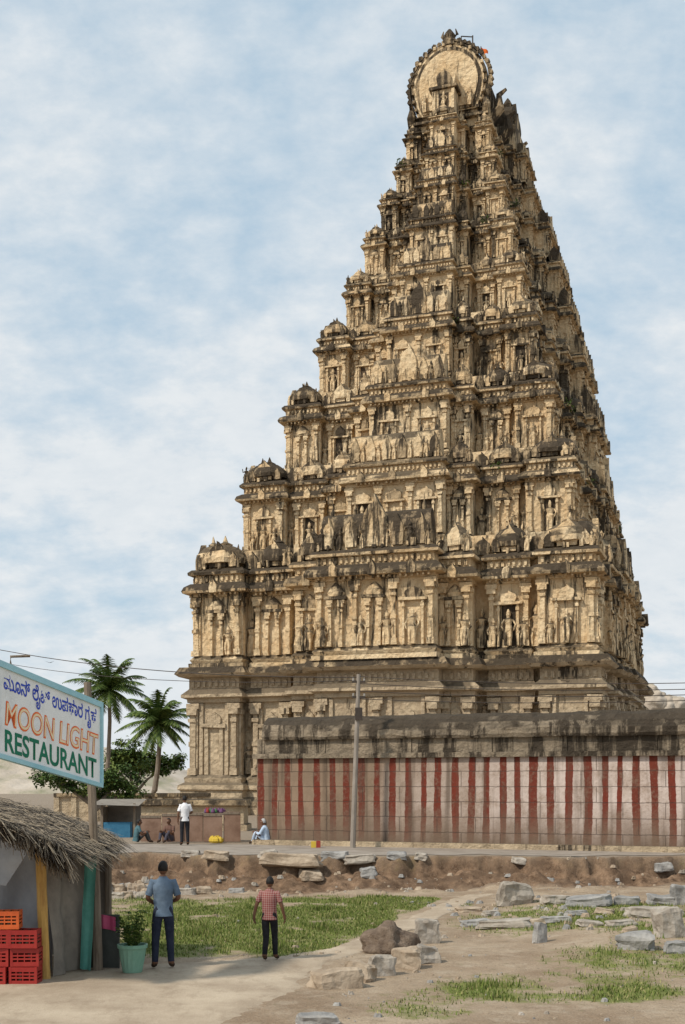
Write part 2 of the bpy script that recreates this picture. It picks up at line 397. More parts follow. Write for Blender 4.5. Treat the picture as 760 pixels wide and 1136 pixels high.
fm=mat('saffron_cloth',[(.62,.11,.02),(.72,.17,.03)],2,bump=0); im=mat('dark_iron',[(.04,.035,.03),(.08,.06,.05)],5,rough=.6)
mb=MB(); q=fr.p(1.7,-.6,zp-.9)
mb.tube([q-Vector((0,0,.3)),q+Vector((0,0,1.7))],.06,6,0)
mb.tube([q+Vector((0,0,1.6)),q+Vector((-.9,0,1.65))],.045,5,0)
mb.tube([q+Vector((-.9,0,1.65)),q+Vector((-.9,0,-.2))],.045,5,0)
q2=fr.p(2.3,-.9,zp-1.6)
mb.tube([q2-Vector((0,0,.4)),q2+Vector((0,0,1.6))],.04,6,0)
pts=[]
for i in range(7):
    for j in range(5): pts.append(q2+Vector((.03+i*.09,.09*math.sin(i*1.1),1.55-j*.14*(1-i*.1)-.05*i)))
mb.add(pts,[(i*5+j,i*5+j+1,(i+1)*5+j+1,(i+1)*5+j) for i in range(6) for j in range(4)],1)
mb.obj('flag_and_lightning_rod',[im,fm],tower)
leafm=[mat('leaf_dark',[(.025,.05,.012),(.05,.09,.02)],2,bump=0,rough=.6),mat('leaf_mid',[(.05,.09,.02),(.09,.14,.03)],2,bump=0,rough=.6),mat('leaf_light',[(.10,.15,.035),(.16,.2,.05)],2,bump=0,rough=.6)]
def leaf(mb,p,d,l,w,m):
    d=d.normalized(); s_=d.cross(Vector((U(-.3,.3),U(-.3,.3),1))).normalized()
    up_=s_.cross(d)
    mb.add([p,p+d*l*.45+s_*w+up_*w*.3,p+d*l-Vector((0,0,l*.2)),p+d*l*.45-s_*w+up_*w*.3],[(0,1,2,3)],m)
mb=MB()
for _ in range(26):
    a,f,b,zz_,s=random.choice(spots)
    c=LW(U(-a,a),f-.9*s,zz_+.25*s) if R()<.5 else LW(a+.5*s,U(f,b),zz_+.25*s)
    for _ in range(24): leaf(mb,c+Vector((U(-.3,.3),U(-.3,.3),U(-.1,.35))),Vector((U(-1,1),U(-1,1),U(-.3,1))),U(.15,.35),.06,int(R()*3))
mb.obj('sprouting_weeds',leafm,tower)

# ------------------------------------------------------------ striped compound wall
m=bpy.data.materials.new('striped_painted_wall'); m.use_nodes=True; h=NT(m); b=m.node_tree.nodes['Principled BSDF']; b.inputs['Roughness'].default_value=.9; b.inputs['Specular IOR Level'].default_value=.15
tc=h.n('ShaderNodeTexCoord').outputs['Object']; sx=h.n('ShaderNodeSeparateXYZ'); h.l(tc,sx.inputs[0])
wob=h.math('MULTIPLY',h.math('SUBTRACT',h.noise(tc,2.5,5,.7),.5),.10)
wob2=h.math('MULTIPLY',h.math('SUBTRACT',h.noise(h.mapping(tc,(1,0,.12)),.9,2),.5),.5)
xx=h.math('ADD',h.math('ADD',sx.outputs[0],wob),wob2)
fr1=h.math('FRACT',h.math('DIVIDE',xx,.535))
edge=h.mapr(fr1,.42,.46,1,0); edge=h.math('MULTIPLY',edge,h.mapr(fr1,0,.03,0,1))
n1=h.noise(tc,1.1,6,.7); n2=h.noise(tc,9,6,.7); n3=h.noise(tc,.35,4,.6)
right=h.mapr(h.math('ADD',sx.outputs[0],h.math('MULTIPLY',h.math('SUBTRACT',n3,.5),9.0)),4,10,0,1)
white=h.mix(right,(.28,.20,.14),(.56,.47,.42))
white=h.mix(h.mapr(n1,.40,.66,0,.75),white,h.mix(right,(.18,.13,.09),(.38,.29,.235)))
red=h.mix(h.mapr(n1,.35,.7),(.175,.036,.022),(.115,.036,.024))
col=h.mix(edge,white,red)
wear=h.mapr(h.math('ADD',h.math('MULTIPLY',n2,.6),h.math('MULTIPLY',n1,.6)),.60,.78,0,.7)
col=h.mix(wear,col,(.24,.17,.12))
low=h.mapr(h.math('ADD',sx.outputs[2],h.math('MULTIPLY',h.math('SUBTRACT',h.noise(h.mapping(tc,(1,1,.3)),1.6,5),.5),1.6)),.1,1.4,.95,0)
col=h.mix(low,col,(.17,.12,.085))
stt=h.mapr(h.noise(h.mapping(tc,(2.2,1,.12)),1.5,5),.50,.68,0,.75)
col=h.mix(stt,col,(.11,.078,.056))
br=h.n('ShaderNodeTexBrick'); br.inputs['Scale'].default_value=1.0; br.inputs['Mortar Size'].default_value=.014; br.inputs['Brick Width'].default_value=1.3; br.inputs['Row Height'].default_value=.5; br.offset=.37
cmb=h.n('ShaderNodeCombineXYZ'); h.l(sx.outputs[0],cmb.inputs[0]); h.l(h.math('ADD',sx.outputs[2],wob),cmb.inputs[1]); h.l(cmb.outputs[0],br.inputs['Vector'])
col=h.mix(h.math('MULTIPLY',br.outputs['Fac'],.6),col,(.07,.05,.04))
h.l(col,b.inputs['Base Color'])
bp=h.n('ShaderNodeBump'); bp.inputs['Strength'].default_value=.7; bp.inputs['Distance'].default_value=.035
h.l(h.math('SUBTRACT',n2,h.math('MULTIPLY',br.outputs['Fac'],.8)),bp.inputs['Height']); h.l(bp.outputs[0],b.inputs['Normal'])
M_STRIPE=m
wl=Vector((-2.97,43.2,0)); wr=Vector((10.5,38.1,0)); wd=(wr-wl).normalized()
wall=empty('striped_temple_wall')
LW_=34.0
mb=MB()
mb.box(W0,0,LW_,-.0,1.0,0,2.96,0)
o=mb.obj('striped_face',[M_STRIPE],wall)
ang=math.atan2(wd.y,wd.x)
M_WALLTOP=temple_mat('blackened_wall_stone',(.33,.265,.19),(.26,.21,.15),(.14,.115,.085),.495,.88)
mb=MB()
mb.box(W0,-.12,LW_,-.14,1.1,2.962,3.12,0)
x=0
while x<LW_:
    w=U(.9,1.7); mb.box(W0,x+.01,min(x+w,LW_)-.01,.0+U(-.02,.03),1.0,3.123,3.62+U(-.02,.02),0); x+=w
prof=[(.9,3.60),(-.10,3.60),(-.16,3.70),(-.15,3.88),(-.06,4.1),(.12,4.28),(.4,4.40),(.7,4.38),(.95,4.2)]
seg=140; pts=[]
for i in range(seg+1):
    X=.25+(LW_-.25)*i/seg
    for (y,zz) in prof: pts.append((X,y+.05*nz(X*1.3,zz*3),zz+(.07*nz(X*.9,y*2,5)+.04*nz(X*4,y*4,5))*(zz>3.65)))
k=len(prof)
mb.add(pts,[(i*k+j,i*k+j+1,(i+1)*k+j+1,(i+1)*k+j) for i in range(seg) for j in range(k-1)]+[tuple(range(k))],0)
mb.box(W0,-.1,LW_,-.22,0.0,-.35,.16,1)
mb.obj('weathered_coping',[M_WALLTOP,M_ST],wall,jit=.02)
mb=MB(); mb.box(W0,.003,.9,1.0,14,0,2.9,0); mb.box(W0,-.1,1,1.1,14,2.905,3.5,0)
mb.obj('return_wall',[M_ST],wall)
wall.location=(wl.x,wl.y,.92); wall.rotation_euler=(0,0,ang)

# ------------------------------------------------------------ ground
def bankedge(x): return 36.3+.9*nz(x*.25,3.3)+.55*nz(x*.8,1.3)+.28*nz(x*2.3,5)+.10*nz(x*6,2)+(.9 if x<-3 else 0)*sm((-3-x)/3)
def gz(x,y):
    e=bankedge(x)
    w=1.6+1.5*nz(x*.45,9)
    w=max(.8,w)
    t=(y-(e-w))/w
    if t>=1: zz=.9-.06*max(0,nz(x*2,y*2,1))*max(0,1-(t-1)*3)
    elif t<=0: zz=0
    else:
        br_=.35+.3*nz(x*.7,4)
        if t<.55: st=br_*sm(t/.5)
        else: st=br_+(1-br_)*sm((t-.72)/.2)
        k=math.sin(math.pi*t)
        zz=.9*st+.22*nz(x*1.3,y*2.0)*k+.16*nz(x*3.2,y*3.5)*k+.07*nz(x*7,y*7)*k
    if t<1:
        zz+=.05*nz(x*.35,y*.35)*(1-max(t,0))
        if t<=0: zz+=.28*max(0,1+ (y-(e-w))/1.6)*max(0,nz(x*.8,y*1.1,4)+.1)
        if x>2: zz+=.16*sm((x-2.5)/3)*sm((y-19)/4)*(1-sm(t))
    return zz
def grassw(x,y):
    g=0
    def el(cx,cy,rx,ry,k=1): 
        d=((x-cx)/rx)**2+((y-cy)/ry)**2
        return k*max(0,1-d*d)
    g=max(g,el(-2.6,27,2.9,5.8,1.15),el(-.6,28.0,2.0,6.0,1.15),el(-1.2,22.8,1.6,1.6,.9),el(1.0,31.0,2.3,2.4,1.1),el(3.2,18.4,2.2,1.6,.55),el(1.1,17,1.0,1.6,.3),el(5.5,27,3.5,4,.5),el(7,21,4,2.5,.4),el(-5,30,2.5,3,.5))
    e=bankedge(x)
    if y>e-2.2: g=0.12 if e-.3<y<e+.3 else 0
    g*=.6+1.3*nz(x*.8,y*.6,7)+.7*nz(x*2.5,y*2,3)+.3
    px=(y-21)*.28-.2
    if y>20 and y<33 and abs(x-px)<.45: g*=.1
    return max(0,min(1,g))
def axis(parts):
    out=[]
    for a,b,st in parts:
        n=max(1,int(round((b-a)/st)))
        out+=[a+(b-a)*i/n for i in range(n)]
    out.append(parts[-1][1]); return out
xs=axis([(-3000,-600,600),(-600,-100,100),(-100,-20,10),(-20,-9,.6),(-9,13,.11),(13,24,.5),(24,100,10),(100,600,100),(600,3000,600)])
ys=axis([(-400,-40,60),(-40,8,6),(8,14,.5),(14,33.2,.14),(33.2,38.5,.06),(38.5,60,1.5),(60,160,10),(160,600,60),(600,4000,500)])
verts=[(x,y,gz(x,y)) for y in ys for x in xs]; nx=len(xs)
faces=[(j*nx+i,j*nx+i+1,(j+1)*nx+i+1,(j+1)*nx+i) for j in range(len(ys)-1) for i in range(nx-1)]
me=bpy.data.meshes.new('ground'); me.from_pydata(verts,[],faces); me.polygons.foreach_set('use_smooth',[True]*len(faces))
ca=me.color_attributes.new('mask','FLOAT_COLOR','POINT')
buf=[]
for v in verts:
    x,y,_=v; e=bankedge(x); t=(y-(e-1.9))/2.0
    bk=max(0,1-abs(t-.5)*2*.8) if 0<t<1 else 0
    buf+= [grassw(x,y),min(1,bk*1.8),1 if y>e else 0,1]
ca.data.foreach_set('color',buf)
ground=bpy.data.objects.new('ground',me); COL.objects.link(ground)
m=bpy.data.materials.new('dirt_ground'); m.use_nodes=True; h=NT(m); b=m.node_tree.nodes['Principled BSDF']; b.inputs['Roughness'].default_value=.95; b.inputs['Specular IOR Level'].default_value=.1
tc=h.n('ShaderNodeTexCoord').outputs['Object']
at=h.n('ShaderNodeAttribute'); at.attribute_name='mask'; sp=h.n('ShaderNodeSeparateColor'); h.l(at.outputs['Color'],sp.inputs[0])
a1=h.noise(tc,.5,6,.65); a2=h.noise(tc,4,7,.7); a3=h.noise(tc,30,5,.7); a4=h.noise(tc,1.6,6,.65)
d=h.mix(h.mapr(a1,.38,.62),(.27,.195,.13),(.42,.33,.235))
d=h.mix(h.mapr(a2,.45,.7,0,.75),d,(.19,.135,.09))
d=h.mix(h.mapr(a4,.52,.68,0,.6),d,(.45,.37,.28))
d=h.mix(h.mapr(a3,.55,.72,0,.7),d,(.48,.41,.33))
d=h.mix(h.mapr(a3,.45,.30,0,.7),d,(.11,.08,.055))
gr=h.mix(h.mapr(a2,.35,.65),(.10,.13,.028),(.20,.22,.06))
gm=h.mapr(h.math('ADD',sp.outputs[0],h.math('MULTIPLY',h.math('SUBTRACT',a2,.5),1.3)),.15,.5,0,.9)
col=h.mix(gm,d,gr)
bk=h.mix(h.mapr(a2,.38,.62),(.075,.043,.026),(.25,.16,.10))
bk=h.mix(h.mapr(a3,.5,.7,0,.5),bk,(.33,.25,.18))
bk=h.mix(h.mapr(a4,.45,.62,0,.8),bk,(.09,.056,.036))
col=h.mix(h.math('MULTIPLY',sp.outputs[1],.95),col,bk)
col=h.mix(sp.outputs[2],col,h.mix(h.mapr(a2,.3,.7),(.30,.24,.18),(.22,.18,.14)))
h.l(col,b.inputs['Base Color'])
bp=h.n('ShaderNodeBump'); bp.inputs['Strength'].default_value=.8; bp.inputs['Distance'].default_value=.07
h.l(h.math('ADD',a2,h.math('MULTIPLY',a3,.35)),bp.inputs['Height']); h.l(bp.outputs[0],b.inputs['Normal'])
me.materials.append(m)

# path
rows=[((-9,12),(-1.2,12)),((-9,14),(-1.3,14)),((-9,15.6),(-1.41,15.6)),((-8.5,17),(-.98,16.9)),((-8.2,18.8),(-.55,18.3)),((-5.5,20.4),(-.45,19.9)),((-3,20.7),(-.3,20.6)),((-1.1,21.4),(.1,21.5)),((-.2,22.7),(.5,22.6)),((.35,24.4),(.95,24.0)),((1.5,28),(2.1,27.7)),((2.75,32),(3.35,31.8)),((3.3,33.2),(4.0,33.0))]
def ipt(t,side):
    i=min(int(t),len(rows)-2); u=t-i; a=rows[i][side]; b_=rows[i+1][side]
    return (a[0]+(b_[0]-a[0])*u,a[1]+(b_[1]-a[1])*u)
NR=260; NC=44; pts=[]
for i in range(NR+1):
    t=(len(rows)-1)*i/NR*.99999; l=ipt(t,0); r=ipt(t,1)
    for j in range(NC+1):
        u=j/NC; x=l[0]+(r[0]-l[0])*u; y=l[1]+(r[1]-l[1])*u
        ew=.2*nz(y*1.6,u*2,2)+.10*nz(y*6,u*3,4)
        x+=ew*(1 if u>.5 else -1)*abs(2*u-1)
        pts.append((x,y,gz(x,y)+.02*(1-abs(2*u-1)**8)+.004-.03*(1 if j in(0,NC) else 0)))
me=bpy.data.meshes.new('dirt_path'); me.from_pydata(pts,[],[(i*(NC+1)+j,i*(NC+1)+j+1,(i+1)*(NC+1)+j+1,(i+1)*(NC+1)+j) for i in range(NR) for j in range(NC)])
me.polygons.foreach_set('use_smooth',[True]*len(me.polygons))
m=bpy.data.materials.new('packed_path'); m.use_nodes=True; h=NT(m); b=m.node_tree.nodes['Principled BSDF']; b.inputs['Roughness'].default_value=.93; b.inputs['Specular IOR Level'].default_value=.12
tc=h.n('ShaderNodeTexCoord').outputs['Object']; a1=h.noise(tc,.7,8,.65); a2=h.noise(h.mapping(tc,(1,.5,1)),3,8,.7); a3=h.noise(tc,45,4,.7)
d=h.mix(h.mapr(a1,.35,.65),(.32,.25,.18),(.48,.395,.295)); d=h.mix(h.mapr(a2,.5,.7,0,.6),d,(.24,.18,.125)); d=h.mix(h.mapr(a3,.58,.72,0,.6),d,(.56,.49,.41)); d=h.mix(h.mapr(a3,.42,.30,0,.6),d,(.15,.115,.085))
h.l(d,b.inputs['Base Color']); bp=h.n('ShaderNodeBump'); bp.inputs['Strength'].default_value=.6; bp.inputs['Distance'].default_value=.03
h.l(h.math('ADD',a2,h.math('MULTIPLY',a3,.3)),bp.inputs['Height']); h.l(bp.outputs[0],b.inputs['Normal']); me.materials.append(m)
COL.objects.link(bpy.data.objects.new('dirt_path',me))
# road along the wall
pts=[];n=160
for i in range(n+1):
    X=-14+44*i/n; yw=wl.y+(X-wl.x)*wd.y/wd.x
    if X<wl.x: yw=wl.y+ (wl.x-X)*.1
    yb=bankedge(X)+.45+.5*nz(X*1.1,8)
    for j in range(5): 
        pts.append((X,yb+(max(yw,yb+.5)-.1-yb)*j/4,.9+.012))
me=bpy.data.meshes.new('paved_road'); me.from_pydata(pts,[],[(i*5+j,(i+1)*5+j,(i+1)*5+j+1,i*5+j+1) for i in range(n) for j in range(4)])
me.materials.append(mat('worn_paving',[(.20,.17,.14),(.28,.24,.20),(.33,.29,.25)],1.5,bump=.4,dist=.01))
COL.objects.link(bpy.data.objects.new('paved_road',me))

# grass blades, one object
mb=MB(); n=0
while n<56000:
    x=U(-6,10); y=U(15,34.5)
    g=grassw(x,y)
    if R()>g*1.2-.15: continue
    n+=1; hh=U(.025,.075)*(1+.9*(nz(x*1.2,y*1.2,3)>.25)); a=U(0,6.28); w=U(.007,.015); l=U(0,.06)
    z0=gz(x,y)-.01; d=Vector((math.cos(a),math.sin(a),0)); e=Vector((-d.y,d.x,0))
    p=Vector((x,y,z0)); mb.add([p-d*w,p+d*w,p+e*l+Vector((0,0,hh))],[(0,1,2)],0 if R()<.55 else (1 if R()<.5 else 2))
mg1=mat('grass_green',[(.10,.145,.025),(.165,.20,.05)],3,bump=0); mg2=mat('grass_dry',[(.25,.23,.09),(.34,.31,.14)],3,bump=0); mg3=mat('grass_deep',[(.06,.095,.018),(.10,.135,.03)],3,bump=0)
mb.obj('grass',[mg1,mg2,mg3])

# ------------------------------------------------------------ stones
MS=[mat('granite_a',[(.20,.165,.135),(.33,.29,.24),(.45,.405,.35)],2.5,bump=.7,bscale=9,dist=.05),
    mat('granite_b',[(.16,.155,.15),(.27,.26,.245),(.38,.365,.34)],2.5,bump=.7,bscale=9,dist=.05),
    mat('granite_tan',[(.22,.165,.115),(.35,.275,.20),(.45,.37,.28)],2.5,bump=.7,bscale=9,dist=.05)]
import bmesh
def stone(name,c,size,rz,tilt=(0,0),mi=0,rough=.10,link=True,sub=3):
    bm=bmesh.new(); bmesh.ops.create_cube(bm,size=1)
    bmesh.ops.bevel(bm,geom=bm.edges[:],offset=.09,segments=1,affect='EDGES')
    bmesh.ops.subdivide_edges(bm,edges=bm.edges[:],cuts=sub,use_grid_fill=True)
    sd=Vector((U(0,50),U(0,50),U(0,50))); sh=(U(-.25,.25),U(-.25,.25),U(-.3,.3))
    for v in bm.verts:
        q=Vector((v.co.x*size[0],v.co.y*size[1],v.co.z*size[2]*(1+sh[2]*v.co.x)))
        tp=1-.12*(v.co.z+.5)
        q.x*=tp+.16*nz(v.co.y*2+sd.x,v.co.z*2); q.y*=tp+.16*nz(v.co.x*2+sd.y,v.co.z*2)
        q.x+=sh[0]*v.co.y*size[1]
        dd=noise.noise_vector(v.co*2.2+sd)*rough*min(size)*1.8+noise.noise_vector(v.co*6+sd)*rough*min(size)*.6
        v.co=q+dd
    me=bpy.data.meshes.new(name); bm.to_mesh(me); bm.free(); me.materials.append(MS[mi])
    o=bpy.data.objects.new(name,me); COL.objects.link(o)
    o.location=c; o.rotation_euler=(tilt[0],tilt[1],rz)
    return o
def pstone(px,py,w,hh,mi=0,rz=None,dep=None,tilt=None,name='stone_block',z=None):
    zz=0.0
    for _ in range(4):
        g=G(px,py,zz); zz=gz(g.x,g.y)
    g=G(px,py,zz); D=g.y
    W=w*D/F; H=hh*D/F
    dp=dep if dep else W*.6
    if tilt is None: tilt=(U(-.1,.1),U(-.12,.12))
    return stone(name,(g.x,g.y+dp*.4,zz+H*.40),(W,dp,H),rz if rz is not None else U(-.4,.4),tilt,mi)
L_=[(372,1097,56,22,2,.25),(398,1089,34,22,2,-.3),(424,1083,30,24,0,.3),(450,1075,33,24,2,-.2),(474,1069,30,20,0,.4),(474,1047,30,28,0,.2),(352,1140,48,14,1,.1),
 (600,1046,15,24,1,.5),(707,1054,42,20,1,-.35),(572,1004,42,26,0,.35),(655,1006,52,12,1,-.15),(618,1003,32,10,0,.2),(722,1018,50,12,0,.1),(697,1004,30,10,1,0),(744,1040,34,34,0,.2),(751,1058,26,14,1,.1),(563,1030,60,9,0,-.1),(528,1028,32,8,1,.1),(735,1004,30,11,1,.1),(756,1004,22,24,1,.2),(690,1028,34,7,0,.3),(655,1028,26,7,0,.1),(618,1024,36,7,1,-.1),(480,1026,14,6,1,0),(590,1027,30,7,2,0),(748,1017,24,9,0,0),
 (520,1012,26,6,2,.2),(545,1016,20,6,0,.4),(640,1016,24,6,1,.4),(672,1014,22,6,2,-.3),(700,1035,18,7,2,.4),(225,992,20,9,2,.3),(205,993,24,8,0,0),(262,991,18,6,1,0)]
for t in L_: pstone(t[0],t[1],t[2],t[3],t[4],t[5])
for px,w,hh,mi,dy in [(322,66,11,2,-.15),(372,32,8,1,.1),(398,36,8,0,-.2),(298,22,9,0,.15),(345,24,8,2,-.5),(408,18,9,1,-.7),(440,22,7,1,.1),(467,14,6,0,0),(575,14,5,0,-.2),(735,20,7,1,-.3),(240,30,8,2,.0),(212,22,7,0,.1)]:
    x=(px-CX)/F*36.5; y=bankedge(x)+dy; x=(px-CX)/F*y
    stone('stone_block',(x,y,gz(x,y)+.02),(w*y/F,.5,hh*y/F*1.3),U(-.2,.2),(U(-.12,.12),U(-.08,.08)),mi)
slab=pstone(138,972,50,15,0,.05,name='concrete_slab')
for r_ in range(3):
    for i in range(7):
        pstone(118+i*12+U(-3,3)+r_*2,997-r_*8,U(10,16),U(7,11),int(R()*3),U(-.3,.3))
mb=MB()
def pebble(x,y,s):
    z0=gz(x,y); rr=[U(.7,1.2) for _ in range(6)]
    pts=[Vector((x+math.cos(i*1.047)*s*rr[i],y+math.sin(i*1.047)*s*rr[i]*.8,z0-.02)) for i in range(6)]+[Vector((x+math.cos(i*1.047+.2)*s*.6*rr[i],y+math.sin(i*1.047+.2)*s*.55*rr[i],z0+s*U(.4,.8))) for i in range(6)]
    mb.add(pts,[(i,(i+1)%6,6+(i+1)%6,6+i) for i in range(6)]+[(6,7,8,9,10,11)],2 if R()<.5 else int(R()*2))
for _ in range(2800):
    x=U(-7,11);y=U(15.5,36.0)
    if nz(x*.5,y*.5,20)<.0: continue
    if x<-.3 and y<21 : continue
    s=U(.01,.03) if R()<.92 else U(.04,.09)
    pebble(x,y,s)
for _ in range(110):
    x=U(-7,12); e=bankedge(x); pebble(x,U(e-2.4,e-.1),U(.03,.12))
for _ in range(110):
    x=U(2.5,10); pebble(x,U(24,32),U(.04,.13))
for _ in range(110):
    x=U(-7.2,-4.6); y=U(33.6,36.2); pebble(x,y,U(.07,.17))
mb.obj('rubble_stones',MS)
def blob(name,c,r,m,amp=.25,zs=1):
    bm=bmesh.new(); bmesh.ops.create_icosphere(bm,subdivisions=4,radius=1)
    for v in bm.verts:
        k=1+amp*nz(v.co.x*1.4+c[0],v.co.y*1.4,v.co.z*1.4)+amp*.5*nz(v.co.x*4,v.co.y*4+c[1],v.co.z*4)
        v.co=Vector((v.co.x*r[0],v.co.y*r[1],v.co.z*r[2]))*k
    me=bpy.data.meshes.new(name); bm.to_mesh(me); bm.free(); me.materials.append(m)
    for p in me.polygons: p.use_smooth=True
    o=bpy.data.objects.new(name,me); COL.objects.link(o); o.location=c; return o
g=G(430,1058); blob('brown_boulder',(g.x,g.y+.3,.10),(.5,.42,.36),mat('brown_rock',[(.085,.06,.045),(.15,.11,.08),(.23,.175,.13)],5,bump=.8,dist=.05),.4)

# ------------------------------------------------------------ utility pole & wires
pm=mat('grey_concrete',[(.22,.19,.16),(.32,.28,.24)],2,bump=.2)
up=empty('utility_pole')
pb=G(391,941,.9); pt=P(398,748,pb.y)
mb=MB(); mb.tube([pb-Vector((0,0,.3)),pt],[.095,.065],8,0)
for dz in (.25,.75):
    c=pt-Vector((0,0,dz)); mb.box(Fr(c,(1,0,0),(0,1,0)),-.22,.22,-.04,.04,-.03,.03,1)
    for x in (-.18,.18): mb.rev(Fr(c,(1,0,0),(0,1,0)),x,0,[(.03,.025),(.06,.035),(.09,.02),(.11,.03),(.13,.01)],6,2)
mb.box(Fr(pt,(1,0,0),(0,1,0)),-.12,.12,-.13,-.03,-1.5,-1.1,1)
mb.obj('pole',[pm,im,mat('porcelain',[(.3,.28,.25),(.4,.38,.35)],2,rough=.3,bump=0)],up)
mb=MB()
def wire(a,b,sag,r=.012):
    n=16; mb.tube([a.lerp(b,i/n)-Vector((0,0,sag*4*(i/n)*(1-i/n))) for i in range(n+1)],r,4,0)
for k,(y2,dz) in enumerate([(757,.07),(764,.3),(770,.55),(776,.8)]):
    wire(pt-Vector((0,0,dz)),P(790,y2,37),.12)
wire(pt-Vector((0,0,.1)),P(-60,708,60),.5,.016)
wire(pt-Vector((0,0,.2)),P(-60,722,66),.6,.012)
mb.obj('power_wires',[im],up)

# ------------------------------------------------------------ people
SK=mat('skin_brown',[(.13,.065,.04),(.17,.085,.05)],8,rough=.55,bump=0)
HAIR=mat('black_hair',[(.008,.007,.006),(.02,.017,.015)],30,rough=.5,bump=.3)
EYE=mat('eye_white',[(.6,.57,.53),(.65,.62,.6)],3,bump=0,rough=.3)
SHOE=mat('sandal_leather',[(.04,.025,.018),(.07,.045,.03)],8)
def cloth(n,a,b): return mat(n,[a,b],6,bump=.6,bscale=9,dist=.03)
def plaid():
    m=bpy.data.materials.new('red_check_cloth'); m.use_nodes=True; h=NT(m); b=m.node_tree.nodes['Principled BSDF']; b.inputs['Roughness'].default_value=.9
    tc=h.n('ShaderNodeTexCoord').outputs['Object']; sx=h.n('ShaderNodeSeparateXYZ'); h.l(tc,sx.inputs[0])
    fx=h.mapr(h.math('FRACT',h.math('MULTIPLY',sx.outputs[0],22)),.5,.55,0,1); fz=h.mapr(h.math('FRACT',h.math('MULTIPLY',sx.outputs[2],22)),.5,.55,0,1)
    c=h.mix(h.math('MULTIPLY',h.math('ADD',fx,fz),.5),(.32,.19,.17),(.19,.03,.027)); h.l(c,b.inputs['Base Color']); return m
def human(name,loc,rz,H,J,shirt,pants,sleeve=.55,barefoot=False,hem=True,headyaw=0,headpitch=0,longhair=False,fat=1.0,elder=False):
    sc=H/1.72
    root=empty(name); root.location=loc; root.rotation_euler=(0,0,rz); root.scale=(sc,sc,sc)
    names=list(J.keys()); idx={k:i for i,k in enumerate(names)}
    E=[('pelvis','belly'),('belly','chest'),('chest','neck'),('neck','head')]
    for s_ in 'LR': E+=[('chest','sh'+s_),('sh'+s_,'el'+s_),('el'+s_,'wr'+s_),('wr'+s_,'pa'+s_),('pelvis','hip'+s_),('hip'+s_,'kn'+s_),('kn'+s_,'an'+s_),('an'+s_,'to'+s_)]
    me=bpy.data.meshes.new('b'); me.from_pydata([J[k] for k in names],[(idx[a],idx[b]) for a,b in E],[])
    o=bpy.data.objects.new('b',me); COL.objects.link(o)
    md=o.modifiers.new('s','SKIN'); md.use_smooth_shade=True
    ss=o.modifiers.new('u','SUBSURF'); ss.levels=2
    rad={'pelvis':.13,'belly':.12,'chest':.12,'neck':.058,'head':.05,'sh':.06,'el':.043,'wr':.03,'pa':.036,'hip':.10,'kn':.07,'an':.055,'to':.04}
    for k in names:
        r=rad.get(k) or rad[k[:2] if k[:-1] in('sh','el','wr','pa','kn','an','to') else 'hip']
        me.skin_vertices[0].data[idx[k]].radius=(r*fat,r*fat)
        me.skin_vertices[0].data[idx[k]].use_root=(k=='pelvis')
    bpy.context.view_layer.update()
    dg=bpy.context.evaluated_depsgraph_get()
    bm_=bpy.data.meshes.new_from_object(o.evaluated_get(dg)); bpy.data.objects.remove(o)
    bm_.name='body'; bm_.materials.clear()
    for x in (SK,shirt,pants,SHOE): bm_.materials.append(x)
    V={k:Vector(v) for k,v in J.items()}
    def dseg(p,a,b):
        d=b-a; t=max(0,min(1,(p-a).dot(d)/d.length_squared)); return (p-(a+d*t)).length,t
    for p in bm_.polygons:
        c=p.center; best=(9,None,0)
        for a,b in E:
            q,t=dseg(c,V[a],V[b])
            if q<best[0]: best=(q,(a,b),t)
        a,b=best[1]; t=best[2]
        if b[:2] in('wr','pa'): mi=0
        elif b[:2]=='el': mi=1 if t<sleeve else 0
        elif b=='head' or (b=='neck' and t>.8): mi=0
        elif b in('belly','chest','neck') or b[:2]=='sh': mi=1
        elif b[:2]=='to': mi=0 if barefoot else 3
        elif b[:2]=='an' and t>.93: mi=0
        else: mi=2
        p.material_index=mi; p.use_smooth=True
    ob=bpy.data.objects.new('body',bm_); COL.objects.link(ob); ob.parent=root
    mb=MB()
    up=(V['neck']-V['pelvis']).normalized(); rt=(V['shR']-V['shL']).normalized(); fw=up.cross(rt).normalized()
    P0=V['pelvis']; Lt=(V['neck']-P0).length
    rings=[(-.15,.165,.132),(-.02,.16,.125),(.2,.15,.118),(.45,.153,.12),(.7,.172,.122),(.85,.172,.11),(.93,.13,.09),(1.0,.07,.065)]
    if not hem: rings=rings[1:]
    def spine(t):
        if t<.35: 
            return P0+ (V['belly']-P0)*(t/.35) if t>0 else P0+up*t*Lt
        if t<.78: return V['belly'].lerp(V['chest'],(t-.35)/.43)
        return V['chest'].lerp(V['neck'],min(1,(t-.78)/.22))
    n=28; pts=[]
    R2=[]
    for i in range(len(rings)-1):
        for q in range(3):
            R2.append(tuple(rings[i][k]+(rings[i+1][k]-rings[i][k])*q/3 for k in range(3)))
    R2.append(rings[-1])
    for (t,a_,b_) in R2:
        c=spine(t)
        for j in range(n):
            q=2*math.pi*j/n; wr=1+.035*math.sin(q*5+t*9)*(1 if t<.5 else .3)+.05*nz(math.cos(q)*2+loc[0],math.sin(q)*2,t*7)
            pts.append(c+rt*math.cos(q)*a_*wr*fat+fw*math.sin(q)*b_*wr*fat)
    mb.add(pts,[(i*n+j,i*n+(j+1)%n,(i+1)*n+(j+1)%n,(i+1)*n+j) for i in range(len(R2)-1) for j in range(n)],0)
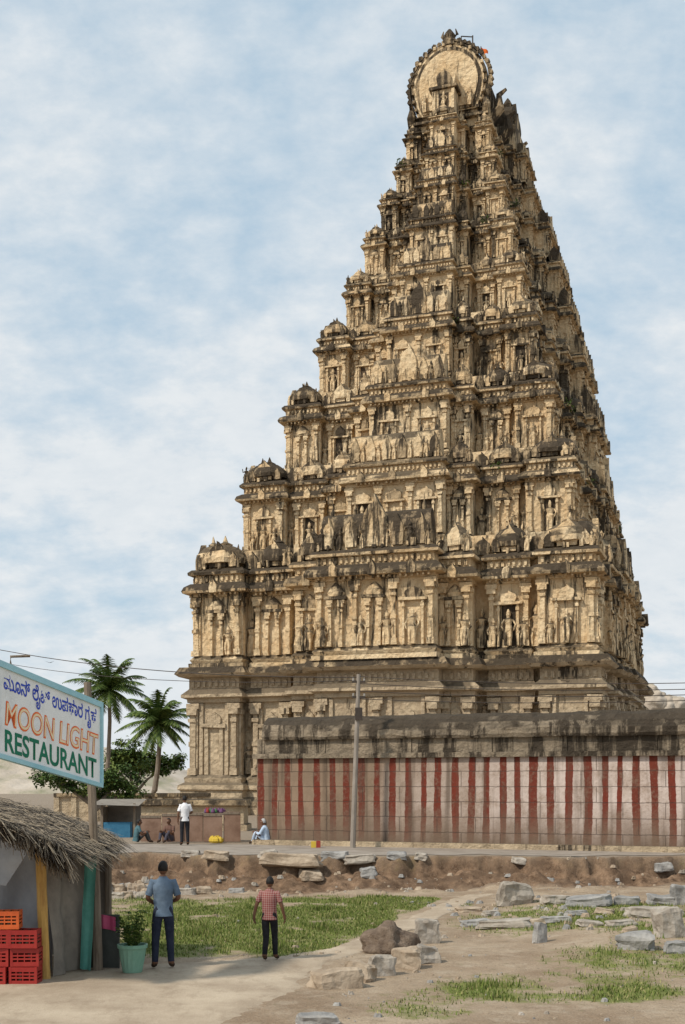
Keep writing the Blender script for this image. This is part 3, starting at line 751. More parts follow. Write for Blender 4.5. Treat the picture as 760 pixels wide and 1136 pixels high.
    for s_ in 'LR':
        a=V['sh'+s_]; e=V['el'+s_]; en=a.lerp(e,sleeve+.05)
        mb.tube([a.lerp(V['chest'],.3)+up*.0,a+up*.002,a.lerp(en,.5),en],[.062,.064,.06,.06],12,0,cap=False)
        if sleeve>.9:
            w=V['wr'+s_]; mb.tube([e,e.lerp(w,.9)],[.058,.045],10,0,cap=False)
    c=V['neck']; mb.tube([c-up*.035,c+up*.02],[.075,.062],12,0,cap=False)
    mb.obj('shirt',[shirt],root,smooth=True)
    mb=MB()
    for s_ in 'LR':
        w=V['wr'+s_]; pa=V['pa'+s_]; d=(pa-w).normalized(); sg=-1 if s_=='L' else 1
        side=(fw-d*fw.dot(d)).normalized(); pn=d.cross(side)*sg
        base=pa+d*.02
        for i,(o_,ln) in enumerate([(.032,.075),(.011,.085),(-.011,.08),(-.031,.062)]):
            p0=base+side*o_-d*.02; cu=pn*-.012
            mb.tube([p0,p0+d*ln*.5+cu*.4,p0+d*ln*.8+cu*1.6,p0+d*ln+cu*2.6],[.0105,.0098,.009,.006],6,0)
        p0=w+d*.03+side*.025; mb.tube([p0,p0+side*.028+d*.03,p0+side*.035+d*.06-pn*.008],[.013,.011,.007],6,0)
    mb.obj('fingers',[SK],root,smooth=True)
    bm=bmesh.new(); bmesh.ops.create_uvsphere(bm,u_segments=28,v_segments=20,radius=1)
    hm=bpy.data.meshes.new('head')
    for v in bm.verts:
        x,y,zz=v.co
        k=1-.28*max(0,-zz)**1.5
        X=x*.076*k; Y=y*.094*(k*.9+.1); Zz=zz*.118
        if y>0:
            nsx=math.exp(-(x/.16)**2)*math.exp(-((zz+.12)/.2)**2); Y+=.022*nsx
            Y-=.008*math.exp(-((abs(x)-.35)/.18)**2)*math.exp(-((zz-.05)/.12)**2)
            Y+=.007*math.exp(-(x/.3)**2)*math.exp(-((zz+.48)/.08)**2)
        v.co=(X,Y,Zz)
    bm.to_mesh(hm); bm.free()
    hairm=mat('grey_hair',[(.3,.3,.3),(.45,.45,.45)],30) if elder else HAIR
    hm.materials.append(SK); hm.materials.append(hairm); hm.materials.append(mat('lips',[(.2,.07,.05),(.22,.08,.06)],4,bump=0))
    for p in hm.polygons:
        c=p.center; p.use_smooth=True
        if c.z>.068 or (c.y<.022 and c.z>-.045 and not(abs(c.x)>.06 and c.z<.02 and c.y>-.02)) : p.material_index=1
        elif c.y>.07 and abs(c.x)<.028 and -.066<c.z<-.048: p.material_index=2
    for v in hm.vertices:
        c=v.co
        if c.z>.066 or (c.y<.02 and c.z>-.045): v.co=Vector(c)*1.07+noise.noise_vector(Vector(c)*60)*.004
    ho=bpy.data.objects.new('head',hm); COL.objects.link(ho); ho.parent=root
    hc=V['head']+Vector((0,.02,.085)); ho.location=hc; ho.rotation_euler=(headpitch,0,headyaw)
    mb=MB()
    for sg in (-1,1):
        mb.rev(W0,sg*.03,.082,[(-.002,.002),(.002,.009),(.009,.012),(.016,.009),(.02,.002)],8,0)
        mb.rev(W0,sg*.03,.092,[(.004,.001),(.006,.004),(.011,.005),(.014,.001)],6,1)
        mb.rev(W0,sg*.078,-.005,[(-.035,.006),(-.02,.012),(.01,.017),(.025,.012),(.03,.003)],7,2,sx=.6)
    f_=mb.obj('face_features',[EYE,HAIR,SK],ho,smooth=True)
    return root
def stand():
    return {'pelvis':(0,0,.93),'belly':(0,0,1.08),'chest':(0,-.01,1.30),'neck':(0,0,1.47),'head':(0,.015,1.53),
    'shL':(-.16,0,1.40),'elL':(-.225,-.03,1.12),'wrL':(-.235,.03,.88),'paL':(-.23,.05,.80),
    'shR':(.16,0,1.40),'elR':(.225,-.03,1.12),'wrR':(.235,.03,.88),'paR':(.23,.05,.80),
    'hipL':(-.09,0,.88),'knL':(-.10,.02,.48),'anL':(-.11,-.01,.08),'toL':(-.125,.13,.035),
    'hipR':(.09,0,.88),'knR':(.10,.02,.48),'anR':(.11,-.01,.08),'toR':(.125,.13,.035)}
J=stand(); J.update({'elL':(-.25,.0,1.13),'wrL':(-.13,.19,1.03),'paL':(-.07,.235,1.02),'elR':(.25,.0,1.13),'wrR':(.14,.19,1.06),'paR':(.08,.235,1.06),
 'knL':(-.12,.01,.48),'anL':(-.13,-.02,.08),'toL':(-.16,.11,.035),'knR':(.11,.03,.48),'anR':(.13,0,.08),'toR':(.16,.13,.035)})
g=G(181,1076); human('man_in_blue_shirt',(g.x,g.y,gz(g.x,g.y)+.025),.15,1.72,J,cloth('blue_denim_shirt',(.085,.125,.18),(.135,.185,.25)),cloth('dark_jeans',(.012,.016,.032),(.03,.036,.06)),sleeve=.75,headyaw=-.3)
J=stand(); J.update({'elL':(-.27,-.05,1.14),'wrL':(-.31,-.07,.92),'paL':(-.31,-.06,.84),'elR':(.26,-.0,1.14),'wrR':(.30,.06,.92),'paR':(.305,.09,.84),
 'knL':(-.07,-.0,.48),'anL':(-.08,-.10,.10),'toL':(-.09,.03,.035),'knR':(.08,.12,.50),'anR':(.09,.14,.08),'toR':(.12,.28,.04)})
g=G(299,1068); human('boy_in_check_shirt',(g.x,g.y,gz(g.x,g.y)+.025),-.2,1.40,J,plaid(),cloth('black_trousers',(.010,.010,.012),(.022,.022,.026)),sleeve=.65,headyaw=.25,headpitch=-.1)
J=stand(); J.update({'elR':(.25,.0,1.13),'wrR':(.17,.19,1.10),'paR':(.11,.235,1.12)})
g=G(205,938,.91); human('man_in_white_shirt',(g.x,g.y,.915),.3,1.68,J,cloth('white_shirt',(.68,.68,.70),(.78,.78,.80)),cloth('black_trousers_b',(.014,.014,.018),(.03,.03,.035)),sleeve=.7)
def sit():
    return {'pelvis':(0,0,.14),'belly':(0,.02,.28),'chest':(0,.05,.48),'neck':(0,.09,.65),'head':(0,.11,.71),
    'shL':(-.17,.06,.58),'elL':(-.24,.16,.36),'wrL':(-.15,.36,.42),'paL':(-.12,.43,.43),
    'shR':(.17,.06,.58),'elR':(.24,.16,.36),'wrR':(.15,.36,.42),'paR':(.12,.43,.43),
    'hipL':(-.09,.03,.13),'knL':(-.17,.36,.44),'anL':(-.13,.50,.09),'toL':(-.14,.63,.04),
    'hipR':(.09,.03,.13),'knR':(.17,.36,.44),'anR':(.13,.50,.09),'toR':(.14,.63,.04)}
g=G(296,937,.91); human('seated_person_in_pale_blue',(g.x,g.y,.92),1.2,1.68,sit(),cloth('pale_blue_cloth',(.36,.46,.60),(.48,.57,.68)),cloth('pale_blue_wrap',(.33,.41,.54),(.44,.52,.62)),sleeve=.95,elder=True)
g=G(187,936,.91); human('seated_vendor',(g.x,g.y+.6,.92),2.6,1.65,sit(),cloth('brown_shirt',(.10,.055,.04),(.16,.09,.07)),cloth('dark_wrap',(.05,.05,.07),(.09,.08,.1)),sleeve=.6)
g=G(150,936,.91); human('seated_customer',(g.x,g.y+.2,.92),-1.2,1.6,sit(),cloth('teal_shirt',(.05,.10,.12),(.08,.16,.18)),cloth('dark_wrap_b',(.05,.05,.05),(.08,.08,.08)),sleeve=.6)

# ------------------------------------------------------------ restaurant sign
sign=empty('restaurant_sign')
TR=P(112,783,19.8);BR=P(112,871,19.8);TL=P(-4,735.5,17.2);BL=P(-4,837,17.2)
ex=(BR-BL); ey=(TL-BL); nn=ex.cross(ey).normalized()
if nn.y>0: nn=-nn
def S(u,v,o=0):
    a=BL.lerp(BR,u); c=TL.lerp(TR,u); return a.lerp(c,v)+nn*o
def sbox(mb,u0,u1,v0,v1,o0,o1,m):
    p=[S(u,v,o) for o in (o0,o1) for (u,v) in ((u0,v0),(u1,v0),(u1,v1),(u0,v1))]
    mb.add(p,[(0,3,2,1),(4,5,6,7),(0,1,5,4),(1,2,6,5),(2,3,7,6),(3,0,4,7)],m)
mb=MB(); sbox(mb,0,1,0,1,-.04,0,0)
sbox(mb,-.01,1.01,.975,1.045,-.05,.03,1); sbox(mb,-.01,1.01,-.03,.022,-.05,.03,1)
sbox(mb,-.012,.012,.023,.974,-.05,.03,1); sbox(mb,.99,1.012,.023,.974,-.05,.03,1)
MW=mat('white_sign_board',[(.60,.62,.61),(.76,.78,.77),(.82,.83,.81)],2.2,bump=.05,rough=.5)
mb.obj('board',[MW,mat('pale_blue_frame',[(.25,.5,.58),(.38,.62,.68)],3,rough=.5,bump=.1)],sign)
def text(body,u0,u1,v0,v1,off,m,name,bold=0,shear=0):
    cu=bpy.data.curves.new('t','FONT'); cu.body=body; cu.offset=bold; cu.shear=shear; cu.resolution_u=4
    o=bpy.data.objects.new('t',cu); COL.objects.link(o); bpy.context.view_layer.update()
    me=bpy.data.meshes.new_from_object(o.evaluated_get(bpy.context.evaluated_depsgraph_get())); bpy.data.objects.remove(o)
    if len(me.vertices)==0: return
    xs_=[v.co.x for v in me.vertices]; ys_=[v.co.y for v in me.vertices]
    x0,x1,y0,y1=min(xs_),max(xs_),min(ys_),max(ys_)
    for v in me.vertices:
        v.co=S(u0+(u1-u0)*(v.co.x-x0)/(x1-x0),v0+(v1-v0)*(v.co.y-y0)/(y1-y0),off)
    me.name=name; me.materials.clear(); me.materials.append(m)
    q=bpy.data.objects.new(name,me); COL.objects.link(q); q.parent=sign
blue=mat('blue_sign_paint',[(.02,.05,.42),(.03,.08,.5)],4,bump=0,rough=.5); green=mat('green_sign_paint',[(.0,.13,.075),(.01,.18,.1)],4,bump=0,rough=.5)
org=mat('orange_sign_paint',[(.75,.12,.03),(.85,.2,.04)],4,bump=0,rough=.5); yel=mat('yellow_sign_paint',[(.8,.62,.35),(.82,.7,.5)],4,bump=0,rough=.5)
text('ಮೂನ್ ಲೈಟ್ ಉಪಹಾರ ಗೃಹ',.06,.95,.66,.94,.004,blue,'kannada_lettering',.018)
text('MOON LIGHT',.07,.97,.35,.63,.004,org,'moon_light_outline',.03,.1)
text('MOON LIGHT',.078,.962,.37,.61,.008,yel,'moon_light_fill',-.004,.1)
text('RESTAURANT',.07,.95,.06,.31,.004,green,'restaurant_lettering',.022)
wood=mat('weathered_wood',[(.12,.09,.065),(.2,.16,.12),(.26,.21,.16)],3,bump=.4,mscale=(6,6,.6))
mb=MB(); b0=G(109,1077); mb.tube([b0-Vector((0,0,.2)),Vector((b0.x-.07,20.1,1.6)),P(97,757,20.15)],[.085,.075,.06],8,0)
mb.tube([S(.9,.8,-.06),P(98,790,20.15)],.03,5,0); mb.tube([S(.9,.2,-.06),P(99,850,20.15)],.03,5,0)
c=S(.12,1.04,0); mb.tube([c,c+Vector((.0,0,.12)),c+Vector((.25,.1,.14))],.02,5,0)
mb.obj('sign_post',[wood],sign)

# ------------------------------------------------------------ thatched hut
hut=empty('thatched_hut')
straw=[mat('straw_grey',[(.12,.095,.072),(.25,.205,.155)],6,bump=0),mat('straw_tan',[(.32,.25,.17),(.45,.365,.26)],6,bump=0),mat('straw_dark',[(.035,.03,.024),(.075,.06,.048)],6,bump=0)]
def roofz(x):
    t=(x+6.9)/3.1
    return 2.80-.20*t-.66*max(0,t)**2.2
mb=MB(); nxr=14
pts=[]
for i in range(nxr+1):
    x=-8.2+4.15*i/nxr
    for (yy,dz) in ((17.9,0),(17.9,-.06),(22.0,-.06),(22.0,0)): pts.append((x,yy,(roofz(x) if x>-6.9 else 2.80-.12*(-6.9-x))+dz))
mb.add(pts,[(i*4+j,i*4+(j+1)%4,(i+1)*4+(j+1)%4,(i+1)*4+j) for i in range(nxr) for j in range(4)],2)
for _ in range(6500):
    x=U(-6.8,-4.15); y=U(17.7,22.0)
    if R()<.33: y=17.9+U(-.15,.1)
    if R()<.3: x=U(-4.45,-4.0)
    l=U(.12,.55); z0=roofz(x)+U(-.05,.08); x2=x+l*.9; z2=roofz(x2) if x2<-4.0 else roofz(x2)-.03
    z2+=U(-.12,.12); yy=y+U(-.35,.35)
    if y<18.0 : z2-=U(0,.16); x2=x+l*U(.1,.6)
    w=U(.006,.022)
    mb.add([(x,y-w,z0),(x,y+w,z0+.004),(x2,yy+w,z2),(x2,yy-w,z2)],[(0,1,2,3)],0 if R()<.4 else (1 if R()<.6 else 2))
mb.obj('thatch_roof',straw,hut)
bam=mat('yellow_bamboo',[(.42,.24,.06),(.55,.34,.10),(.36,.2,.06)],3,rough=.5,bump=.1,mscale=(3,3,.6))
mb=MB()
b0=G(50,1088); b0.z=0
mb.tube([b0+Vector((-.01*i,-.0*i,2.2*i/8)) for i in range(9)],[.085,.08,.083,.078,.081,.076,.08,.075,.07],10,0)
mb.tube([(-6.9,18.8,2.6),(-5.4,18.85,2.36),(-4.1,18.9,2.0)],.05,7,1)
mb.tube([(-4.5,17.8,2.14),(-4.45,22.0,2.14)],.05,7,1)
mb.tube([(-4.1,18.0,1.97),(-4.1,21.9,1.97)],.04,7,1)
for yy in (18.3,19.6,20.6,21.8): mb.tube([(-6.9,yy,2.66),(-5,yy,2.33),(-3.95,yy,1.92)],.03,6,1)
mb.tube([(-4.1,21.8,0),(-4.1,21.8,2.0)],.06,7,1)
mb.obj('bamboo_frame',[bam,wood],hut)
def sheet(p00,p10,p01,p11,nu,nv,amp,freq,name,m,par):
    p=[Vector(q) for q in (p00,p10,p01,p11)]; nrm=(p[1]-p[0]).cross(p[2]-p[0]).normalized(); pts=[]
    for j in range(nv+1):
        for i in range(nu+1):
            u,v=i/nu,j/nv; q=p[0].lerp(p[1],u).lerp(p[2].lerp(p[3],u),v)
            w=amp*(math.sin(u*freq+2*nz(u*3,v*2,freq))+.7*nz(u*6,v*5,1))*(1-.5*v)
            pts.append(q+nrm*w)
    mb=MB(); mb.add(pts,[(j*(nu+1)+i,j*(nu+1)+i+1,(j+1)*(nu+1)+i+1,(j+1)*(nu+1)+i) for j in range(nv) for i in range(nu)],0)
    return mb.obj(name,[m],par,smooth=True)
tg=mat('grey_tarp',[(.25,.27,.30),(.38,.40,.43)],1.5,bump=.3,bscale=4,dist=.06); tb=mat('brown_sacking',[(.16,.14,.12),(.27,.24,.2)],3,bump=.3); tt=mat('teal_cloth',[(.06,.22,.19),(.12,.33,.28)],3,bump=.2)
sheet((-6.9,20.0,0.1),(-4.6,19.7,.05),(-6.9,19.9,2.6),(-4.55,19.4,2.1),40,18,.09,22,'tarp_back',tg,hut)
sheet((-4.47,19.2,.03),(-4.12,20.6,.02),(-4.6,19.1,2.12),(-4.15,20.4,1.96),24,14,.06,11,'tarp_side',tb,hut)
sheet((-6.9,18.3,2.4),(-5.0,18.5,1.5),(-6.9,18.2,2.62),(-4.6,18.4,2.08),20,8,.06,9,'tarp_awning',tg,hut)
sheet((-4.20,19.9,.05),(-4.02,19.88,.02),(-4.10,19.8,1.95),(-3.90,19.78,1.9),6,14,.03,7,'teal_cloth',tt,hut)
sheet((-9,21.9,0),(-4.1,21.9,0),(-9,21.9,2.6),(-4.1,21.9,1.93),10,5,.03,9,'back_wall',tb,hut)
mb=MB(); g=G(112,1075); BF=Fr((g.x,g.y,0),(1,0,0),(0,1,0)); mb.box(BF,-.27,.27,0,.04,.02,.84,0); mb.box(BF,-.30,-.271,-.01,.05,0,.84,0); mb.box(BF,.271,.30,-.01,.05,0,.84,0); mb.box(BF,-.30,.30,-.01,.05,.842,.88,0)
mb.obj('chalk_menu_board',[mat('dark_board',[(.05,.055,.05),(.09,.095,.085)],3,bump=.1)])
mp=mat('pink_cloth',[(.35,.05,.12),(.45,.10,.18)],4)
mb=MB(); gg=G(120,1075); 
pts=[Vector((gg.x-.12+.05*i,gg.y-.03-.02*math.sin(i*1.7),.895-.045*j-.01*i)) for j in range(6) for i in range(6)]
mb.add(pts,[(j*6+i,j*6+i+1,(j+1)*6+i+1,(j+1)*6+i) for j in range(5) for i in range(5)],0); mb.obj('pink_towel',[mp])

# ------------------------------------------------------------ crates
red=mat('red_plastic',[(.26,.012,.011),(.35,.03,.022)],3,rough=.45,bump=.05,spec=.4); orp=mat('orange_plastic',[(.60,.10,.022),(.70,.14,.03)],3,rough=.45,bump=.05,spec=.4)
glass=mat('dark_bottle_glass',[(.02,.03,.02),(.05,.04,.02)],4,rough=.15,bump=0,spec=.6)
def crate(x,y,z,rz,m,bott=False):
    mb=MB(); W_,D_,H_=.42,.32,.27; t=.018
    f=Fr((0,0,0),(1,0,0),(0,1,0))
    mb.box(f,-W_/2+t,W_/2-t,-D_/2+t,D_/2-t,0,.02,0)
    for sx_ in (-1,1):
        for sy_ in (-1,1): mb.box(f,sx_*(W_/2-.02)-.02,sx_*(W_/2-.02)+.02,sy_*(D_/2-.02)-.02,sy_*(D_/2-.02)+.02,.001,H_,0)
    for (z0,z1) in ((.002,.07),(.10,.125),(.15,.175),(.20,.268)):
        for s_ in (-1,1):
            mb.box(f,-W_/2+.04,W_/2-.04,s_*(D_/2-.012)-.01,s_*(D_/2-.012)+.01,z0,z1,0)
            mb.box(f,s_*(W_/2-.012)-.01,s_*(W_/2-.012)+.01,-D_/2+.04,D_/2-.04,z0,z1,0)
    for i in (-.1,0.0,.1):
        mb.box(f,i-.008,i+.008,-D_/2+.004,-D_/2+.016,.071,.199,0)
    for i in (1,2,3): mb.box(f,-W_/2+W_*i/4-.004,-W_/2+W_*i/4+.004,-D_/2+.03,D_/2-.03,.021,.2,0)
    for i in range(4):
        for j in range(3):
            if bott or R()<.4: mb.rev(f,-W_/2+W_*(i+.5)/4,-D_/2+D_*(j+.5)/3,[(.025,.032),(.17,.032),(.22,.014),(.255,.012),(.26,.013)],8,1)
    o=mb.obj('red_drinks_crate' if m is red else 'orange_drinks_crate',[m,glass]); o.location=(x,y,z); o.rotation_euler=(0,0,rz)
for i in range(3):
    for j in range(3):
        crate(-4.72-.45*j+U(-.02,.02),18.55+U(-.03,.03),.022+.275*i,U(-.07,.07),red,i==2)
crate(-5.02,18.58,.022+.275*3,.08,orp,True); crate(-5.49,18.58,.022+.275*3,.02,red,True)

# ------------------------------------------------------------ potted plant
plant=empty('potted_plant'); g=G(147,1080)
mb=MB(); f=Fr((g.x,g.y,.015),(1,0,0),(0,1,0))
n=32; prof=[(0.0,.15),(.02,.155),(.2,.185),(.38,.215),(.385,.235),(.44,.24),(.44,.215),(.38,.20)]
pts=[]
for (z0,r) in prof:
    for j in range(n):
        q=2*math.pi*j/n; rr=r*(1+(.03 if j%2 else -.02)*(1 if .02<z0<.38 else .2)); pts.append(f.p(math.cos(q)*rr,math.sin(q)*rr,z0+.01))
mb.add(pts,[(i*n+j,i*n+(j+1)%n,(i+1)*n+(j+1)%n,(i+1)*n+j) for i in range(len(prof)-1) for j in range(n)]+[tuple(range(n))],0)
mb.rev(f,0,0,[(.36,.2),(.38,.2)],16,1)
mb.obj('green_ribbed_pot',[mat('green_pot',[(.14,.29,.21),(.24,.40,.30)],3,rough=.5,bump=.05),mat('pot_soil',[(.05,.035,.02),(.08,.05,.03)],5)],plant)
mb=MB()
for _ in range(30):
    a=U(0,6.28); e=f.p(math.cos(a)*U(.03,.27),math.sin(a)*U(.03,.27),U(.6,1.0)); b_=f.p(math.cos(a)*.05,math.sin(a)*.05,.37)
    mb.tube([b_,b_.lerp(e,.5)+Vector((0,0,.05)),e],[.008,.006,.003],4,0)
    for k in range(18):
        p=b_.lerp(e,U(.3,1)); leaf(mb,p,Vector((U(-1,1),U(-1,1),U(-.2,.7))),U(.05,.12),U(.012,.025),int(R()*3))
mb.obj('leaves',leafm,plant)

# ------------------------------------------------------------ trees
bark=mat('palm_bark',[(.16,.13,.10),(.25,.21,.17)],3,bump=.4)
def palm(base,top,L,nf,name='coconut_palm'):
    t=empty(name); base=Vector(base); top=Vector(top)
    mb=MB(); mid=base.lerp(top,.5)+Vector((.5,0,-.2))
    mb.tube([base,base.lerp(mid,.5)+Vector((.3,0,0)),mid,mid.lerp(top,.5)+Vector((.1,0,0)),top],[.32,.24,.2,.18,.17],9,0)
    for _ in range(7): 
        q=top+Vector((U(-.4,.4),U(-.4,.4),U(-.6,-.1))); mb.rev(Fr(q,(1,0,0),(0,1,0)),0,0,[(-.2,.04),(-.1,.16),(.05,.18),(.16,.1),(.2,.02)],6,1)
    mb.obj('trunk',[bark,leafm[2]],t)
    mb=MB()
    for k in range(nf):
        a=2.399*k; el=1.35-2.0*(k/nf)+U(-.1,.1); LL=L*U(.8,1.1)
        d=Vector((math.cos(a)*math.cos(el),math.sin(a)*math.cos(el),math.sin(el)))
        pts=[]; p=top.copy(); n=14
        for i in range(n+1):
            pts.append(p.copy()); d2=(d+Vector((0,0,-1))*(.10+1.0*(i/n)**1.4)).normalized(); p+=d2*LL/n
        mb.tube(pts,[.05*(1-i/n)+.012 for i in range(n+1)],4,1)
        for i in range(1,n+1):
            for u in (0,.25,.5,.75):
                q=pts[i-1].lerp(pts[i],u); dr=(pts[i]-pts[i-1]).normalized(); sd=dr.cross(Vector((0,0,1))).normalized()
                ll=L*.26*math.sin(math.pi*min(1,(i-.3)/n*.85+.12))
                for sg in (-1,1):
                    e=(sd*sg*.9+dr*.55+Vector((0,0,-.55+U(-.3,.2)))).normalized()*ll
                    wv=dr*.06
                    mb.add([q-wv,q+wv,q+e],[(0,1,2)],0 if R()<.25 else (1 if R()<.5 else 2))
    mb.obj('fronds',leafm,t)
palm(P(108,880,118)-Vector((0,0,2)),P(121,764,118),4.4,34)
palm(P(160,900,100),P(176,800,100),3.5,30)
def tree(name,base,crowns,nl,ls,trunkr=.2):
    t=empty(name); base=Vector(base); mb=MB()
    for c,r in crowns:
        c=Vector(c); mb.tube([base,base.lerp(c,.45)+Vector((U(-.2,.2),0,.2)),c],[trunkr,trunkr*.6,trunkr*.2],6,0)
    mb.obj('trunk_and_limbs',[bark],t)
    mb=MB(); tot=sum(r[0]*r[2] for c,r in crowns)
    for c,r in crowns:
        c=Vector(c)
        cl=[(Vector((random.gauss(0,.5)*r[0],random.gauss(0,.5)*r[1],random.gauss(0,.45)*r[2])),int(R()*3)) for _ in range(18)]
        for _ in range(int(nl*r[0]*r[2]/tot)):
            k,mi=random.choice(cl); p=c+k+Vector((random.gauss(0,.2)*r[0],random.gauss(0,.2)*r[1],random.gauss(0,.17)*r[2]))
            leaf(mb,p,Vector((U(-1,1),U(-1,1),U(-.6,.7))),ls*U(.7,1.3),ls*.35,mi if R()<.7 else int(R()*3))
    mb.obj('foliage',leafm,t)
D=62; tree('leafy_tree',P(110,897,D),[(P(100,872,D),(1.0,1,.8)),(P(128,866,D),(1.1,1,.7)),(P(75,868,D),(.9,1,.5)),(P(140,882,D),(.7,1,.6)),(P(55,862,D),(.9,1,.4))],4200,.2)
D=125; tree('leafy_tree',P(150,880,D),[(P(140,838,D),(2.0,2,1.2)),(P(160,845,D),(2.0,2,1.3)),(P(185,850,D),(1.6,2,1.2)),(P(125,848,D),(1.6,2,1.0))],4200,.42)
hm_=mat('hill_rock',[(.20,.20,.12),(.42,.36,.29),(.52,.46,.39)],.08,bump=.8,bscale=.5,dist=.6,detail=9)
def hill(name,cx,cy,rx,ry,hh,seed,n=70):
    pts=[]
    for j in range(n+1):
        for i in range(n+1):
            u=2*i/n-1;v=2*j/n-1; d=math.sqrt(u*u+v*v); e=max(0,1-d*d)
            z_=hh*e*(.8+.6*nz(u*2+seed,v*2))+hh*.25*abs(nz(u*9+seed,v*9))*e**.5+hh*.1*abs(nz(u*25,v*25))*e**.5
            pts.append((cx+u*rx,cy+v*ry,.8+z_ if e>0 else .3))
    mb=MB(); mb.add(pts,[(j*(n+1)+i,j*(n+1)+i+1,(j+1)*(n+1)+i+1,(j+1)*(n+1)+i) for j in range(n) for i in range(n)],0); return mb.obj(name,[hm_],smooth=True)
hill('rocky_hill',-78,330,60,60,10,3)
hill('distant_hill',-240,700,190,100,20,5)
for (px,py,r) in ((727,778,1.6),(738,784,1.4),(750,783,1.2),(723,768,1.0)):
    q=P(px,py,150); blob('hill_boulder',tuple(q),(r,r,r),hm_,.25)
hill('rocky_outcrop',P(740,0,150).x,156,14,10,10.5,2,40)

# ------------------------------------------------------------ market stall + low buildings left of the wall
stall=empty('market_stall')
bw=mat('brown_board',[(.17,.10,.07),(.25,.16,.115),(.30,.2,.15)],2,bump=.2)
mb=MB(); y0=44.9
px=156
for w,hh in ((24,29),(22,31),(24,32),(22,31),(20,33)):
    a=P(px,0,y0).x; b_=P(px+w-1.2,0,y0).x; H_=hh*y0/F; yo=U(-.12,.12)
    mb.box(W0,a,b_,y0+yo,y0+yo+.05,.93,.93+H_,0); mb.box(W0,a,b_,y0+yo-.02,y0+yo-.001,.93+H_-.09,.93+H_-.01,1); px+=w
a=P(218,0,y0).x; b_=P(262,0,y0).x
mb.box(W0,a,b_,y0+.2,y0+1.3,1.88,1.95,1)
for x in (a+.1,b_-.1): mb.box(W0,x-.04,x+.04,y0+1.1,y0+1.2,.9,1.88,1)
mb.obj('board_counter',[bw,wood],stall)
mb=MB(); gm=[mat('goods_green',[(.04,.12,.05),(.08,.2,.08)],5,bump=0),mat('goods_yellow',[(.5,.36,.05),(.6,.42,.06)],5,bump=0),mat('goods_purple',[(.12,.05,.12),(.2,.1,.2)],5,bump=0),mat('goods_red',[(.25,.04,.03),(.32,.06,.04)],5,bump=0)]
for _ in range(34):
    x=U(a+.2,a+.9); yy=y0+U(.3,1.0); mb.rev(Fr((x,yy,1.955),(1,0,0),(0,1,0)),0,0,[(0,.05),(.04,.07),(.09,.06),(U(.10,.2),.02)],6,random.choice([0,0,2,2,3,1]))
for _ in range(14):
    q=P(U(234,245),0,y0-.6); mb.rev(Fr((q.x,y0-U(.4,.8),.92),(1,0,0),(0,1,0)),0,0,[(0,.06),(.06,.1),(.15,.08),(U(.17,.26),.02)],6,1 if R()<.8 else 3)
q=P(351,0,41.6)
FQ=Fr((q.x,41.0,.915),(1,0,0),(0,1,0)); mb.box(FQ,-.16,.0,-.1,.1,0,.2,1); mb.box(FQ,.01,.15,-.1,.1,0,.22,3)
mb.obj('goods',gm,stall)
ki=empty('wooden_kiosk'); mb=MB(); y1_=49
a=P(112,0,y1_).x; b_=P(150,0,y1_).x
mb.box(W0,a,b_,y1_+1.4,y1_+1.45,.9,2.2,1)
for x in (a,b_-.08): mb.box(W0,x,x+.08,y1_,y1_+.08,.9,2.25,0)
mb.box(W0,a-.02,a,y1_,y1_+1.4,.9,2.1,1)
mb.add([Vector((a-.3,y1_-.4,2.2)),Vector((b_+.2,y1_-.4,2.15)),Vector((b_+.2,y1_+1.6,2.4)),Vector((a-.3,y1_+1.6,2.4))],[(0,1,2,3)],1)
mb.box(W0,a+.1,b_-.2,y1_,y1_+.5,.9,1.5,3)
mb.obj('kiosk',[wood,tb,tg,mat('blue_tarp',[(.03,.12,.22),(.06,.2,.32)],3)],ki)
mb=MB(); y2=70; a=P(60,0,y2).x; b_=P(232,0,y2).x
mb.box(W0,a,b_,y2,y2+.8,.8,2.3,0); mb.box(W0,a,b_,y2-.15,y2+.95,2.303,2.5,1)
for i in range(9):
    x=a+(b_-a)*i/9; mb.box(W0,x,x+.3,y2-.1,y2-.002,.85,2.3,0)
mb.obj('low_granite_wall',[M_ST,M_GR])
y3=56; mb=MB(); a=P(142,0,y3).x; b_=P(268,0,y3).x
mb.loft(W0,a,b_,y3,y3+2.5,[(.8,.25,0),(1.15,.25,0),(1.2,.1,0),(2.0,.1,0),(2.05,.3,1),(2.3,.2,1)],allout=True); mb.obj('stone_platform',[M_ST,M_GR,M_DK,M_ST],jit=.03)
mb=MB(); q=P(55,735,90)
mb.add([q+Vector((-.35,0,.12)),q+Vector((-.08,.1,0)),q+Vector((0,-.2,-.03)),q+Vector((0,.22,0)),q+Vector((.08,.1,0)),q+Vector((.35,0,.1))],[(0,1,3),(0,2,1),(1,2,3),(2,4,3),(4,2,5),(3,4,5)],0); mb.obj('flying_bird',[im])

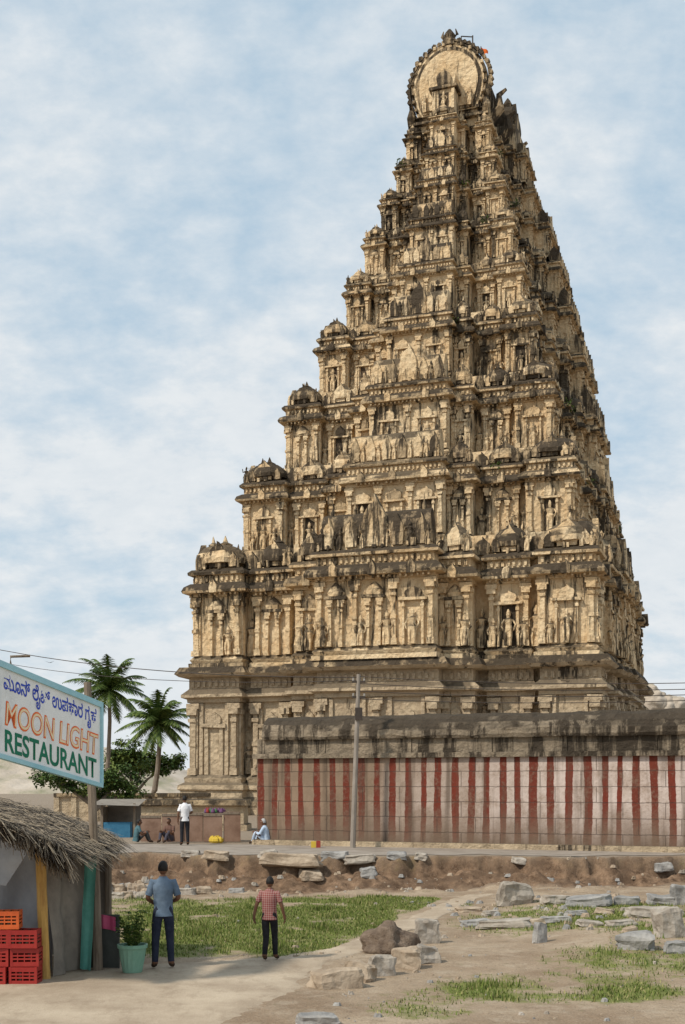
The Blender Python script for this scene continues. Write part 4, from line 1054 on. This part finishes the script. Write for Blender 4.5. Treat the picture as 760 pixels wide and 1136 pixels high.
# ------------------------------------------------------------ light, sky, camera
sv=Vector((-.78,-.54,0)).normalized()*math.cos(math.radians(47))+Vector((0,0,math.sin(math.radians(47))))
sd=bpy.data.lights.new('sun','SUN'); sd.energy=3.6; sd.angle=math.radians(3.5); sd.color=(1,.92,.80)
so=bpy.data.objects.new('sun',sd); COL.objects.link(so); so.rotation_euler=sv.to_track_quat('Z','Y').to_euler()
w=bpy.data.worlds.new('World'); scene.world=w; w.use_nodes=True; t=w.node_tree
class WW(NT):
    def __init__(s): s.t=t
h=WW(); bg=t.nodes['Background']; bg.inputs['Strength'].default_value=.1
sk=h.n('ShaderNodeTexSky'); sk.sky_type='NISHITA'; sk.sun_disc=False; sk.sun_elevation=math.radians(47); sk.sun_rotation=math.atan2(sv.x,sv.y); sk.dust_density=2.0; sk.air_density=1.0
tc=h.n('ShaderNodeTexCoord').outputs['Generated']; sx=h.n('ShaderNodeSeparateXYZ'); h.l(tc,sx.inputs[0])
zz=h.math('ADD',h.math('MAXIMUM',sx.outputs[2],0.0),.5)
cb=h.n('ShaderNodeCombineXYZ'); h.l(h.math('DIVIDE',sx.outputs[0],zz),cb.inputs[0]); h.l(h.math('DIVIDE',sx.outputs[1],zz),cb.inputs[1])
c1=h.noise(cb.outputs[0],3.0,8,.55); c2=h.noise(h.mapping(cb.outputs[0],(1.2,1.6,1)),18,6,.6)
cm=h.math('ADD',c1,h.math('MULTIPLY',h.math('SUBTRACT',c2,.5),.32))
hz=h.mapr(sx.outputs[2],.0,.62,.17,-.035)
mask=h.mapr(h.math('ADD',cm,hz),.36,.64,.1,.95)
blue_=h.mix(.72,sk.outputs[0],(4.8,6.8,8.4))
cl=h.mix(h.mapr(c2,.3,.7),(7.3,7.8,8.2),(8.2,8.5,8.7))
h.l(h.mix(mask,blue_,cl),bg.inputs['Color'])
cam=bpy.data.cameras.new('camera'); co=bpy.data.objects.new('camera',cam); COL.objects.link(co)
co.location=(0,0,CZ); co.rotation_euler=(math.radians(90),0,0)
cam.sensor_width=36; cam.lens=F/1136*36; cam.shift_y=(HY-568)/1136; cam.clip_end=8000; cam.clip_start=.1
scene.camera=co
scene.view_settings.view_transform='Standard'; scene.view_settings.look='None'; scene.view_settings.exposure=0
